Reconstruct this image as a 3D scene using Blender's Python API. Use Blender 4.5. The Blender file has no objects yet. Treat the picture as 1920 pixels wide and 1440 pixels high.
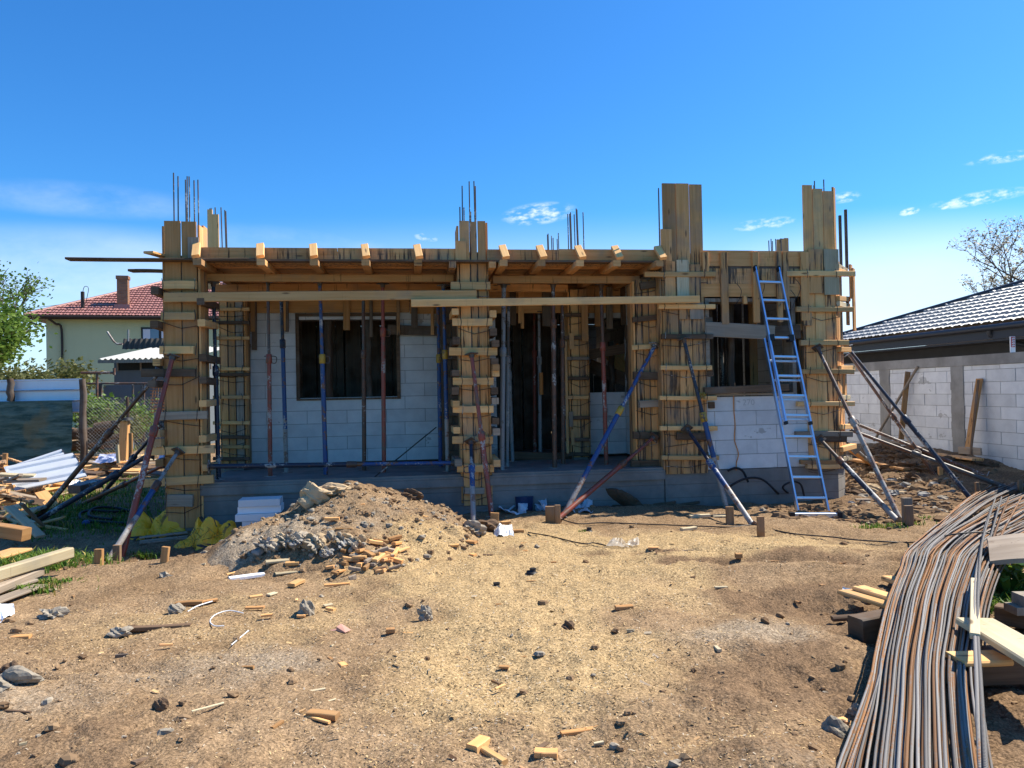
import bpy, math, random
import numpy as np
from mathutils import Vector, Matrix
R_ = random.Random(11)
SC = bpy.context.scene
COL = SC.collection
rad = math.radians
# ------------------------------------------------------------ camera and measuring helpers
F, EYE, PITCH, ROLL = 1400.0, 1.6, rad(0.62), rad(-1.1)
AL = rad(7.5)                                   # the house stands turned by this much
UV_, VV_ = Vector((math.cos(AL), math.sin(AL), 0)), Vector((-math.sin(AL), math.cos(AL), 0))
ORG = Vector((3.03, 10.33, 0))
def ray(px, py):
    x = (px-960)/F; y = (720-py)/F
    c, s = math.cos(ROLL), math.sin(ROLL)
    x, y = x*c-y*s, x*s+y*c
    cp, sp = math.cos(PITCH), math.sin(PITCH)
    return Vector((x, cp-sp*y, sp+cp*y))
def W(u, v, z): return ORG + UV_*u + VV_*v + Vector((0, 0, z))
def BP(px, py, v=0.0):                          # survey point -> (u, z) on the house plane v
    r = ray(px, py); t = (ORG.dot(VV_)+v)/r.dot(VV_)
    P = r*t
    return (P-ORG).dot(UV_), P.z+EYE
def BW(px, py, v=0.0):
    u, z = BP(px, py, v); return W(u, v, z)
def G(px, py, z=0.0):
    r = ray(px, py); t = (z-EYE)/r.z
    return Vector((r.x*t, r.y*t, z))
def D(px, py, Y):
    r = ray(px, py); t = Y/r.y
    return Vector((r.x*t, Y, EYE+r.z*t))
# ------------------------------------------------------------ noise and terrain
TAB = {}
def vnoise(x, y, seed=0):
    if seed not in TAB: TAB[seed] = np.random.RandomState(seed).rand(256, 256)
    T = TAB[seed]
    xi = np.floor(x).astype(int); yi = np.floor(y).astype(int)
    fx = x-xi; fy = y-yi
    fx = fx*fx*(3-2*fx); fy = fy*fy*(3-2*fy)
    a = T[xi & 255, yi & 255]; b = T[(xi+1) & 255, yi & 255]
    c = T[xi & 255, (yi+1) & 255]; d = T[(xi+1) & 255, (yi+1) & 255]
    return (a*(1-fx)+b*fx)*(1-fy)+(c*(1-fx)+d*fx)*fy
def fbm(x, y, seed, octs=4):
    s = 0; a = .5; f = 1.0
    for k in range(octs):
        s = s+a*(vnoise(x*f+17.3*k, y*f-9.1*k, seed+k)-.5); a *= .5; f *= 2.03
    return s
def sst(a, b, x):
    t = np.clip((x-a)/(b-a), 0, 1); return t*t*(3-2*t)
def gs(X, Y, cx, cy, rx, ry, rot=0.0):
    c, s = math.cos(rot), math.sin(rot)
    dx, dy = X-cx, Y-cy
    a, b = (dx*c+dy*s)/rx, (-dx*s+dy*c)/ry
    return np.exp(-(a*a+b*b))
def hbase(X, Y):
    u = (X-ORG.x)*UV_.x+(Y-ORG.y)*UV_.y
    h = 0.40*sst(2.2, 4.6, u)*sst(9.2, 13.0, Y)
    h = h-0.20*gs(X, Y, -3.75, 8.35, .95, .75)-0.12*gs(X, Y, -5.6, 9.0, 1.6, 1.6)
    h = h+0.07*gs(X, Y, .9, 9.45, 1.3, .35, .12)
    h = h+0.15*gs(X, Y, .98, 3.0, .26, .24)+0.07*gs(X, Y, 1.55, 4.6, .75, .5)
    h = h+0.05*gs(X, Y, 1.0, 3.7, .5, .4)
    h = h-0.07*gs(X, Y, -2.55, 4.55, .35, .07, .05)-0.26*gs(X, Y, -2.92, 4.42, .15, .055)
    h = h-.06*gs(X, Y, 2.6, 6.75, 1.9, .10, -.12)+.045*gs(X, Y, 2.3, 6.45, 1.6, .12, -.12)-.05*gs(X, Y, 2.2, 7.25, 1.7, .09, -.1)-.05*gs(X, Y, 2.15, 5.1, .25, .35)-0.06*gs(X, Y, 2.0, 5.6, .5, .25)-.04*gs(X, Y, .75, 3.4, .25, .2)-.035*gs(X, Y, .3, 3.0, .5, .12)-.04*gs(X, Y, 1.6, 3.6, .3, .2)+0.05*gs(X, Y, 3.0, 6.9, 1.2, .3, -.2)
    h = h+.10*gs(X, Y, -6.6, 10.2, 1.6, 1.8)
    h = h+0.10*fbm(X*.45, Y*.45, 3, 3)
    h = h+.10*gs(X, Y, -3.1, 7.3, .8, .35, .3)
    return h
def hfine(X, Y, soft):
    f = fbm(X*3.1, Y*3.1, 21, 3)*.10+fbm(X*1.4+3, Y*1.4, 25, 2)*.07
    r = np.abs(fbm(X*7.0+5, Y*7.0, 31, 4))
    f = f+(.5-r*2.2)*.052*soft
    f = f+fbm(X*19.0, Y*19.0, 41, 2)*.030*(.4+soft)+dents(X, Y)
    return f
HG = hbase(*np.meshgrid(np.arange(-26, 16, .06), np.arange(-4, 32, .06), indexing='ij')).tolist()
_rd = np.random.RandomState(91); _n = 260
_DY = 2.7*(3.4)**_rd.rand(_n); DEN = np.stack([(_rd.rand(_n)*1.75-1.0)*_DY*.75, _DY, .05+.13*_rd.rand(_n)**2, .05+.10*_rd.rand(_n), (_rd.rand(_n)-.68)*.055, _rd.rand(_n)*3.14], -1)
def dents(X, Y):                                 # footprints and scuffs
    if X.size < 64:
        x = X.reshape(-1, 1)-DEN[:, 0]; y = Y.reshape(-1, 1)-DEN[:, 1]; c, s = np.cos(DEN[:, 5]), np.sin(DEN[:, 5])
        return (DEN[:, 4]*np.exp(-((x*c+y*s)/DEN[:, 2])**2-((y*c-x*s)/DEN[:, 3])**2)).sum(1).reshape(X.shape)
    o = np.zeros_like(X)
    for d in DEN:
        m = (np.abs(X-d[0]) < .5) & (np.abs(Y-d[1]) < .5); o[m] += d[4]*gs(X[m], Y[m], d[0], d[1], d[2], d[3], d[5])
    return o
def hz(x, y):
    i, j = (x+26)/.06, (y+4)/.06
    if not (0 <= i < 698 and 0 <= j < 598): return float(hbase(np.array([x]), np.array([y]))[0])
    a, b = int(i), int(j); f, g = i-a, j-b
    return (HG[a][b]*(1-g)+HG[a][b+1]*g)*(1-f)+(HG[a+1][b]*(1-g)+HG[a+1][b+1]*g)*f
def GT(px, py, up=0.0):                         # survey point -> on the ground
    z = 0.0
    for _ in range(12):
        p = G(px, py, z+up); z = z*.4+.6*hz(p.x, p.y)
    p = G(px, py, z+up); return p
def on(p, up=0.0): return Vector((p[0], p[1], hz(p[0], p[1])+up))
# ------------------------------------------------------------ mesh building
def rn(b=None, d=None):
    return (R_.random() if b is None else b, R_.random() if d is None else d, R_.random(), 1.0)
class MB:
    def __init__(s): s.v = []; s.f = []; s.uv = []; s.c = []; s.m = []; s.sm = []
    def add(s, vs, fs, uvs, col, mat=0, smooth=False):
        o = len(s.v); s.v += [tuple(p) for p in vs]; s.c += [col]*len(vs)
        for i, f in enumerate(fs):
            s.f.append([o+k for k in f]); s.uv += uvs[i]; s.m.append(mat); s.sm.append(smooth)
    def beam(s, p0, p1, w, h, up=(0, 0, 1), col=None, mat=0, c=0.0, segs=1, warp=0.0, w1=None, skew=0.0):
        p0, p1 = Vector(p0), Vector(p1); a = p1-p0; L = a.length
        if L < 1e-6: return s
        a /= L; up = Vector(up)
        if abs(a.dot(up)) > .98: up = Vector((0, 1, 0)) if abs(a.y) < .9 else Vector((1, 0, 0))
        sd = a.cross(up).normalized(); u2 = sd.cross(a)
        col = col or rn()
        def ring(ww):
            x, y = ww/2, h/2
            if c > 0: return [(-x+c, -y), (x-c, -y), (x, -y+c), (x, y-c), (x-c, y), (-x+c, y), (-x, y-c), (-x, -y+c)]
            return [(-x, -y), (x, -y), (x, y), (-x, y)]
        n = 8 if c > 0 else 4
        vs = []; per = []
        r0 = ring(w); acc = 0
        for k in range(n+1):
            per.append(acc); q0, q1 = r0[k % n], r0[(k+1) % n]; acc += math.hypot(q1[0]-q0[0], q1[1]-q0[1])
        wx, wy = R_.uniform(-warp, warp), R_.uniform(-warp, warp)
        for i in range(segs+1):
            t = i/segs; ww = w if w1 is None else w+(w1-w)*t
            b = 4*t*(1-t)
            for (x, y) in ring(ww):
                e = skew*(x/w)*(1 if i == segs else 0)
                vs.append(p0+a*(L*t+e)+sd*(x+wx*b)+u2*(y+wy*b))
        fs = []; uvs = []
        for i in range(segs):
            for k in range(n):
                k2 = (k+1) % n
                fs.append([i*n+k, i*n+k2, (i+1)*n+k2, (i+1)*n+k])
                l0, l1 = L*i/segs, L*(i+1)/segs
                uvs.append([(l0, per[k]), (l0, per[k+1]), (l1, per[k+1]), (l1, per[k])])
        fs.append(list(range(n))[::-1]); uvs.append([(q[0]*.3, 7+q[1]) for q in r0][::-1])
        fs.append([segs*n+k for k in range(n)]); uvs.append([(q[0]*.3+1, 7+q[1]) for q in r0])
        s.add(vs, fs, uvs, col, mat); return s
    def box(s, lo, hi, fr=None, col=None, mat=0):          # in the house frame when fr is W
        (a, b, c), (d, e, g) = lo, hi
        fr = fr or (lambda x, y, z: Vector((x, y, z)))
        P = [fr(x, y, z) for z in (c, g) for y in (b, e) for x in (a, d)]
        fs = [[0, 2, 3, 1], [4, 5, 7, 6], [0, 1, 5, 4], [1, 3, 7, 5], [3, 2, 6, 7], [2, 0, 4, 6]]
        U = [(a, b, c), (d, b, c), (a, e, c), (d, e, c), (a, b, g), (d, b, g), (a, e, g), (d, e, g)]
        ax = [(0, 1), (0, 1), (0, 2), (1, 2), (0, 2), (1, 2)]
        uvs = [[(U[k][ax[i][0]], U[k][ax[i][1]]) for k in f] for i, f in enumerate(fs)]
        s.add(P, fs, uvs, col or rn(), mat); return s
    def tube(s, pts, r, n=8, col=None, mat=0, caps=True, smooth=True):
        pts = [Vector(p) for p in pts]; col = col or rn()
        rs = r if isinstance(r, (list, tuple)) else [r]*len(pts)
        vs = []; ls = [0]; prev = None
        for i in range(1, len(pts)): ls.append(ls[-1]+(pts[i]-pts[i-1]).length)
        for i, p in enumerate(pts):
            a = (pts[min(i+1, len(pts)-1)]-pts[max(i-1, 0)]).normalized()
            if prev is None:
                prev = a.orthogonal().normalized()
            x = (prev-a*prev.dot(a))
            x = x.normalized() if x.length > 1e-5 else a.orthogonal().normalized()
            prev = x; y = a.cross(x)
            for k in range(n):
                t = 2*math.pi*k/n; vs.append(p+(x*math.cos(t)+y*math.sin(t))*rs[i])
        fs = []; uvs = []
        for i in range(len(pts)-1):
            for k in range(n):
                fs.append([i*n+k, i*n+(k+1) % n, (i+1)*n+(k+1) % n, (i+1)*n+k])
                a, b = k/n, (k+1)/n
                uvs.append([(ls[i], a), (ls[i], b), (ls[i+1], b), (ls[i+1], a)])
        s.add(vs, fs, uvs, col, mat, smooth)
        if caps:
            e = (len(pts)-1)*n
            cv = vs[:n]; s.add(cv, [list(range(n))[::-1]], [[(0, 0)]*n], col, mat)
            s.add(vs[e:e+n], [list(range(n))], [[(0, 0)]*n], col, mat)
        return s
    def quad(s, P, col=None, mat=0, uv=None, smooth=False):
        n = len(P)
        s.add(P, [list(range(n))], [uv or [(0, 0), (1, 0), (1, 1), (0, 1)][:n]], col or rn(), mat, smooth); return s
    def grid(s, fn, nu, nv, col=None, mat=0, smooth=True, su=1.0, sv=1.0):
        vs = [fn(i/nu, j/nv) for j in range(nv+1) for i in range(nu+1)]
        fs = []; uvs = []
        for j in range(nv):
            for i in range(nu):
                a = j*(nu+1)+i; fs.append([a, a+1, a+nu+2, a+nu+1])
                uvs.append([(i/nu*su, j/nv*sv), ((i+1)/nu*su, j/nv*sv), ((i+1)/nu*su, (j+1)/nv*sv), (i/nu*su, (j+1)/nv*sv)])
        s.add(vs, fs, uvs, col or rn(), mat, smooth); return s
    def lump(s, c, rx, ry, rz, seed=0, rough=.25, nu=14, nv=9, col=None, mat=0, flat=True, rot=0.0):
        c = Vector(c); rr = random.Random(seed)
        ph = [(rr.uniform(1, 4), rr.uniform(1, 4), rr.uniform(0, 6), rr.uniform(.4, 1)) for _ in range(7)]
        cr, sr = math.cos(rot), math.sin(rot)
        def fn(a, b):
            th = 2*math.pi*a; p = math.pi*b
            d = (math.cos(th)*math.sin(p), math.sin(th)*math.sin(p), math.cos(p))
            k = 1+rough*sum(w*math.sin(f*d[0]*2.3+g*d[1]*2.1+h+d[2]*f*2) for f, g, h, w in ph)/3
            k += rough*.30*sum(w*abs(math.sin(f*d[0]*6.1+g*d[1]*5.3+h+d[2]*g*5)) for f, g, h, w in ph[:4])/2
            x, y = d[0]*rx*k, d[1]*ry*k
            return c+Vector((x*cr-y*sr, x*sr+y*cr, d[2]*rz*k))
        s.grid(fn, nu, nv, col, mat, not flat); return s
    def mesh(s, name, mats, off):
        me = bpy.data.meshes.new(name)
        V = np.array(s.v, dtype=np.float64)-np.array(off)
        me.from_pydata(V.tolist(), [], s.f)
        for m in mats: me.materials.append(m)
        if len(mats) > 1: me.polygons.foreach_set('material_index', s.m)
        me.polygons.foreach_set('use_smooth', s.sm)
        uvl = me.uv_layers.new(name='UVMap')
        uvl.data.foreach_set('uv', np.array(s.uv, dtype=np.float32).ravel())
        at = me.color_attributes.new('rnd', 'FLOAT_COLOR', 'POINT')
        at.data.foreach_set('color', np.array(s.c, dtype=np.float32).ravel())
        me.update(); return me
def tag(o, label=None, cat=None, group=None, kind=None):
    if label: o['label'] = label
    if cat: o['category'] = cat
    if group: o['group'] = group
    if kind: o['kind'] = kind
    return o
def thing(name, loc, label, cat, group=None, kind=None):
    o = bpy.data.objects.new(name, None); COL.objects.link(o)
    o.location = Vector(loc); o.empty_display_size = .2
    return tag(o, label, cat, group, kind)
def wloc(o):
    p = Vector(o.location)
    while o.parent: o = o.parent; p += Vector(o.location)
    return p
def part(name, mb, mats, parent, label=None, origin=None):
    """mesh part: vertices are given in world space; its own origin stays at its parent's"""
    off = wloc(parent)
    o = bpy.data.objects.new(name, mb.mesh(name, mats if isinstance(mats, list) else [mats], off))
    COL.objects.link(o); o.parent = parent
    if label: o['label'] = label
    return o
def solo(name, mb, mats, label=None, cat=None, group=None, kind=None, loc=None):
    V = np.array(mb.v)
    off = Vector(((V[:, 0].min()+V[:, 0].max())/2, (V[:, 1].min()+V[:, 1].max())/2, V[:, 2].min())) if loc is None else Vector(loc)
    o = bpy.data.objects.new(name, mb.mesh(name, mats if isinstance(mats, list) else [mats], off))
    COL.objects.link(o); o.location = off
    return tag(o, label, cat, group, kind)
def sag(pts, k=6):                               # smooth curve through points
    P = [Vector(p) for p in pts]; out = []
    for i in range(len(P)-1):
        a, b, c, d = P[max(i-1, 0)], P[i], P[i+1], P[min(i+2, len(P)-1)]
        for j in range(k):
            t = j/k
            out.append(.5*((2*b)+(c-a)*t+(2*a-5*b+4*c-d)*t*t+(3*b-a-3*c+d)*t**3))
    return out+[P[-1]]
# ------------------------------------------------------------ materials
class NT:
    def __init__(s, name, rough=.8, spec=.3):
        s.m = bpy.data.materials.new(name); s.m.use_nodes = True
        s.t = s.m.node_tree; s.b = s.t.nodes['Principled BSDF']
        s.b.inputs['Roughness'].default_value = rough
        s.b.inputs['Specular IOR Level'].default_value = spec
    def n(s, t, **k):
        x = s.t.nodes.new(t)
        for a, b in k.items(): setattr(x, a, b)
        return x
    def l(s, a, b): s.t.links.new(a, b)
    def inp(s, sock, v):
        if hasattr(v, 'is_linked') or isinstance(v, bpy.types.NodeSocket): s.l(v, sock)
        else: sock.default_value = v if not (isinstance(v, tuple) and len(v) == 3 and len(sock.default_value) == 4) else (*v, 1)
    def math(s, op, a, b=0.0, clamp=False):
        x = s.n('ShaderNodeMath', operation=op, use_clamp=clamp); s.inp(x.inputs[0], a); s.inp(x.inputs[1], b); return x.outputs[0]
    def mix(s, f, a, b, mode='MIX'):
        x = s.n('ShaderNodeMix', data_type='RGBA', blend_type=mode)
        s.inp(x.inputs[0], f); s.inp(x.inputs[6], a); s.inp(x.inputs[7], b); return x.outputs[2]
    def ramp(s, f, lo, hi):
        x = s.n('ShaderNodeMapRange'); x.interpolation_type = 'SMOOTHSTEP'
        s.inp(x.inputs[0], f); x.inputs[1].default_value = lo; x.inputs[2].default_value = hi; return x.outputs[0]
    def scale(s, v, k):
        x = s.n('ShaderNodeVectorMath', operation='MULTIPLY'); s.l(v, x.inputs[0]); x.inputs[1].default_value = k; return x.outputs[0]
    def vadd(s, v, w):
        x = s.n('ShaderNodeVectorMath', operation='ADD'); s.l(v, x.inputs[0]); s.inp(x.inputs[1], w); return x.outputs[0]
    def noise(s, v, sc=1.0, det=3.0, ro=.55):
        x = s.n('ShaderNodeTexNoise'); s.l(v, x.inputs['Vector']); x.inputs['Scale'].default_value = sc
        x.inputs['Detail'].default_value = det; x.inputs['Roughness'].default_value = ro; return x.outputs[0]
    def vor(s, v, sc=1.0, out='Distance', feat='F1'):
        x = s.n('ShaderNodeTexVoronoi', feature=feat); s.l(v, x.inputs['Vector']); x.inputs['Scale'].default_value = sc; return x.outputs[out]
    def pos(s): return s.n('ShaderNodeNewGeometry').outputs['Position']
    def uv(s): return s.n('ShaderNodeUVMap', uv_map='UVMap').outputs[0]
    def rnd(s):
        a = s.n('ShaderNodeAttribute', attribute_name='rnd'); x = s.n('ShaderNodeSeparateColor'); s.l(a.outputs['Color'], x.inputs[0])
        return x.outputs[0], x.outputs[1], x.outputs[2]
    def bump(s, h, st=.3, d=.01):
        x = s.n('ShaderNodeBump'); s.inp(x.inputs['Height'], h); x.inputs['Strength'].default_value = st; x.inputs['Distance'].default_value = d
        s.l(x.outputs[0], s.b.inputs['Normal'])
    def col(s, c): s.inp(s.b.inputs['Base Color'], c); return s
    def vary(s, c, lo, hi, f):                    # per-piece brightness
        g = s.math('MULTIPLY_ADD', f, hi-lo); s.t.nodes[-1].inputs[2].default_value = lo
        x = s.n('ShaderNodeVectorMath', operation='SCALE'); s.inp(x.inputs[0], c) if not isinstance(c, tuple) else setattr(x.inputs[0], 'default_value', c[:3])
        s.l(g, x.inputs['Scale']); return x.outputs[0]
def wood(name, c1, c2, stain=(.075, .04, .02), rough=.75, lo=.72, hi=1.22, dirt=.9, knots=.8, weather=0.0):
    t = NT(name, rough, .25); r, g, b = t.rnd(); uv = t.uv()
    sh = t.n('ShaderNodeCombineXYZ'); s1 = t.math('MULTIPLY', b, 57.0); t.l(s1, sh.inputs[0]); t.l(s1, sh.inputs[1])
    v = t.vadd(uv, sh.outputs[0])
    gr = t.noise(t.scale(v, (1.6, 34, 1)), 1.0, 4.0, .6)
    big = t.noise(t.scale(v, (.9, 6, 1)), 1.0, 2.0)
    f = t.ramp(t.math('ADD', t.math('MULTIPLY', gr, .65), t.math('MULTIPLY', big, .45)), .35, .75)
    c = t.mix(f, c1, c2)
    c = t.vary(c, lo, hi, r)
    if knots:
        k = t.vor(t.scale(v, (2.3, 9, 1)), 1.0)
        c = t.mix(t.math('MULTIPLY', t.ramp(k, .16, .05), knots), c, (.10, .05, .022))
    p = t.pos()
    st = t.noise(t.scale(p, (24, 24, 1.5)), 1.0, 4.0, .68)
    bl = t.noise(p, 3.0, 3.0)
    a = t.math('ADD', st, t.math('MULTIPLY', t.math('SUBTRACT', g, .55), .22))
    zz = t.n('ShaderNodeSeparateXYZ'); t.l(p, zz.inputs[0])
    sf = t.math('MULTIPLY', t.math('MULTIPLY', t.ramp(a, .545, .66), dirt), t.math('ADD', .12, t.math('MULTIPLY', t.ramp(zz.outputs[2], 3.56, 3.40), .88)))
    c = t.mix(sf, c, stain)
    bf = t.math('MULTIPLY', t.ramp(t.math('ADD', bl, t.math('MULTIPLY', g, .2)), .55, .8), .35)
    c = t.mix(bf, c, (.20, .19, .17))
    if weather: c = t.mix(weather, c, (.27, .25, .22))
    t.col(c); t.bump(gr, .35, .004); return t.m
M = {}
M['pine'] = wood('pine', (.79, .475, .205), (.66, .35, .125), dirt=.4)
M['form'] = wood('formwork_pine', (.76, .405, .165), (.60, .285, .095), dirt=1.0, lo=.6, hi=1.25)
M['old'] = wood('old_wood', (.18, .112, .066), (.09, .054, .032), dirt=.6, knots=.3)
M['grey'] = wood('grey_wood', (.38, .30, .225), (.25, .19, .135), dirt=.5, knots=.4)
M['pale'] = wood('pale_wood', (.56, .47, .31), (.46, .365, .215), dirt=.4)
M['stake'] = wood('stake_wood', (.40, .22, .09), (.27, .135, .05), dirt=.4)
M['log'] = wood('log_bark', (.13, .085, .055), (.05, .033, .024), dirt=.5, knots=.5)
def mat_block():
    t = NT('aerated_block', .95, .1); r, g, b = t.rnd(); p = t.pos()
    n1 = t.noise(p, 5.0, 5.0, .6); n2 = t.noise(p, 60.0, 2.0)
    c = t.mix(t.ramp(n1, .3, .75), (.73, .72, .70), (.62, .61, .60))
    c = t.vary(c, .90, 1.06, r)
    m = t.noise(t.scale(p, (2.1, 2.1, 3.6)), 1.0, 4.0, .62)
    c = t.mix(t.math('MULTIPLY', t.ramp(m, .635, .665), .8), c, (.40, .385, .36))       # mortar smears
    h = t.vor(p, 26.0); c = t.mix(t.ramp(h, .10, .04), c, (.42, .41, .39))
    t.col(c); t.bump(t.math('ADD', n2, t.math('MULTIPLY', n1, .6)), .25, .006); return t.m
M['block'] = mat_block()
def mat_conc(name, c1, c2, boards=True):
    t = NT(name, .95, .15); p = t.pos()
    n1 = t.noise(p, 2.2, 6.0, .65); n2 = t.noise(p, 35.0, 3.0); n3 = t.noise(t.scale(p, (3, 3, .5)), 1.5, 4.0)
    c = t.mix(t.ramp(n1, .3, .7), c1, c2); c = t.mix(t.math('MULTIPLY', t.ramp(n3, .5, .8), .5), c, tuple(x*.5 for x in c1))
    h = t.math('ADD', n1, t.math('MULTIPLY', n2, .4))
    if boards:
        z = t.n('ShaderNodeSeparateXYZ'); t.l(p, z.inputs[0])
        w = t.math('PINGPONG', t.math('ADD', z.outputs[2], .07), .09)
        ln = t.ramp(w, .008, .0); c = t.mix(t.math('MULTIPLY', ln, .5), c, tuple(x*.45 for x in c1)); h = t.math('SUBTRACT', h, ln)
    t.col(c); t.bump(h, .4, .012); return t.m
M['conc'] = mat_conc('board_marked_concrete', (.27, .25, .225), (.185, .17, .155))
M['mortar'] = mat_conc('mortar', (.33, .31, .28), (.22, .205, .185), False)
def mat_paint(name, c, rust=(.17, .075, .035), amt=.5, metal=0.0, rough=.45):
    t = NT(name, rough, .4); p = t.pos(); r, g, b = t.rnd()
    n = t.noise(p, 9.0, 5.0, .7); n2 = t.noise(p, 40.0, 3.0); n3 = t.noise(p, 3.3, 3.0)
    cc = t.vary(t.mix(n2, c, tuple(x*.7 for x in c)), .75, 1.2, r)
    k = t.math('ADD', t.math('ADD', n, t.math('MULTIPLY', n2, .25)), t.math('MULTIPLY', t.math('SUBTRACT', g, .5), .22))
    cc = t.mix(t.ramp(k, .78-amt*.25, .84-amt*.25), cc, rust)
    sp = t.math('ADD', n3, t.math('MULTIPLY', n2, .5))
    cc = t.mix(t.math('MULTIPLY', t.ramp(sp, .84, .92), .8), cc, (.42, .40, .37))
    t.col(cc); t.inp(t.b.inputs['Metallic'], metal); t.bump(n2, .2, .003); return t.m
M['blue'] = mat_paint('blue_prop_paint', (.035, .085, .235), amt=.5)
M['navy'] = mat_paint('dark_navy_steel', (.022, .032, .06), (.08, .05, .035), amt=.4)
M['red'] = mat_paint('red_oxide_paint', (.30, .068, .042), (.16, .085, .055), amt=.5)
M['rust'] = mat_paint('rusty_steel', (.17, .075, .042), (.085, .05, .035), amt=.7)
M['steel'] = mat_paint('grey_galvanised_steel', (.29, .29, .285), (.15, .10, .07), amt=.35)
M['dsteel'] = mat_paint('dull_dark_steel', (.10, .085, .075), (.13, .07, .045), amt=.6)
M['yellow'] = mat_paint('yellow_collar_paint', (.50, .30, .04), (.13, .09, .06), amt=.45)
M['cast'] = mat_paint('cement_crusted_steel', (.37, .335, .30), (.20, .115, .08), amt=.75)
M['wire'] = mat_paint('black_tie_wire', (.03, .024, .02), (.06, .035, .02), amt=.4)
def mat_rebar():
    t = NT('ribbed_rebar', .68, .3); p = t.pos(); r, g, b = t.rnd(); uv = t.uv()
    sh = t.n('ShaderNodeCombineXYZ'); s1 = t.math('MULTIPLY', b, 43.0); t.l(s1, sh.inputs[0]); t.l(s1, sh.inputs[1])
    n = t.noise(t.vadd(t.scale(uv, (1.7, 1.0, 1)), sh.outputs[0]), 1.0, 4.0, .6); n2 = t.noise(p, 70.0, 2.0)
    k = t.math('ADD', n, t.math('MULTIPLY', t.math('SUBTRACT', g, .5), .40))
    rf = t.ramp(t.math('ADD', k, t.math('MULTIPLY', t.math('SUBTRACT', n2, .5), .3)), .49, .61)
    c = t.mix(rf, t.vary((.30, .285, .27), .45, 1.3, r), t.vary((.34, .16, .06), .5, 1.35, r))
    t.inp(t.b.inputs['Metallic'], t.math('MULTIPLY', t.math('SUBTRACT', 1.0, rf), .15))
    x = t.n('ShaderNodeSeparateXYZ'); t.l(uv, x.inputs[0])
    rib = t.math('PINGPONG', t.math('ADD', x.outputs[0], t.math('MULTIPLY', x.outputs[1], .006)), .0045)
    rr = t.ramp(rib, .0, .004); t.col(t.mix(t.math('MULTIPLY', t.math('SUBTRACT', 1.0, rr), .45), c, (.09, .06, .045)))
    t.bump(rr, .9, .004); return t.m
M['rebar'] = mat_rebar()
def flat(name, c, rough=.7, var=.15, sc=12.0, spec=.3, metal=0.0, bump=.2, alpha=None, lo=.85, hi=1.15):
    t = NT(name, rough, spec); p = t.pos(); r, g, b = t.rnd()
    n = t.noise(p, sc, 4.0, .6)
    cc = t.mix(n, tuple(min(1, x*(1+var)) for x in c), tuple(x*(1-var) for x in c))
    t.col(t.vary(cc, lo, hi, r)); t.inp(t.b.inputs['Metallic'], metal)
    if bump: t.bump(n, bump, .006)
    if alpha is not None: t.b.inputs['Alpha'].default_value = alpha
    return t.m
M['alu'] = flat('aluminium', (.45, .56, .76), .34, .06, 20, .5, .9, .05)  # blue reflection of the sky is mixed into this metal colour
M['rung'] = flat('bare_aluminium', (.72, .75, .79), .38, .06, 20, .5, .8, .05)
M['eaves'] = flat('eaves_shade_wall', (.055, .055, .058), .95, .25, 4)  # shade under the eaves is put into this near-black wall colour
M['black'] = flat('black_rubber', (.018, .018, .02), .5, .2)
M['gutter'] = flat('dark_gutter_metal', (.035, .036, .042), .4, .1)
M['brown'] = flat('dark_brown_trim', (.035, .024, .02), .5, .1)
M['foam'] = flat('white_foam', (.80, .80, .80), .8, .04, 30)
M['plastic'] = flat('thin_white_film', (.56, .52, .46), .3, .08, 8, .5, 0, .3, .45)
M['bag'] = flat('white_plastic_bag', (.66, .68, .70), .35, .12, 9, .5)
M['bucket'] = flat('dark_blue_plastic', (.02, .035, .085), .4, .1)
M['pvc'] = flat('white_pvc', (.62, .64, .64), .4, .06)
M['orange'] = flat('orange_cord_plastic', (.55, .22, .06), .6, .1)
M['rafia'] = flat('white_strap', (.72, .72, .72), .5, .1)
M['tarp'] = flat('blue_white_sheet', (.48, .50, .66), .5, .35, 7)
M['rock'] = flat('grey_rock', (.31, .265, .205), .95, .5, 30, .1, 0, .9)
M['clod'] = flat('dry_clod', (.42, .31, .19), .98, .35, 16, .1, 0, .8)
M['darkclod'] = flat('dark_clod', (.13, .085, .055), .98, .35, 18, .1, 0, .8)
M['tilebit'] = flat('broken_pink_tile', (.56, .30, .23), .8, .1, 20)
M['glass'] = flat('window_glass', (.10, .15, .24), .08, .1, 1, .8, 0, 0)
M['curtain'] = flat('lace_curtain', (.55, .60, .70), .9, .1, 8)
M['flower'] = flat('yellow_flower', (.75, .55, .03), .7, .1)
M['opening_dark'] = flat('dark_opening_black', (.016, .014, .012), .7, .3)  # black that carries the darkness of openings in its colour
M['label'] = flat('white_sign_face', (.72, .72, .72), .5, .03)
M['redsign'] = flat('red_sign_print', (.50, .03, .03), .5, .05)
def mat_sack():
    t = NT('yellow_printed_sack', .45, .4); p = t.pos(); uv = t.uv()
    n = t.noise(p, 5.0, 4.0)
    c = t.mix(n, (.92, .50, .03), (.68, .34, .015))
    w = t.vor(t.scale(uv, (2.4, 2.0, 1)), 1.0, 'Distance', 'DISTANCE_TO_EDGE')
    k = t.math('MULTIPLY', t.ramp(w, .05, .035), t.ramp(t.noise(uv, 1.5, 1.0), .50, .56))
    t.col(t.mix(k, c, (.02, .02, .02))); t.bump(t.noise(p, 14.0, 4.0), .5, .02); return t.m
M['sack'] = mat_sack()
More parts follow.
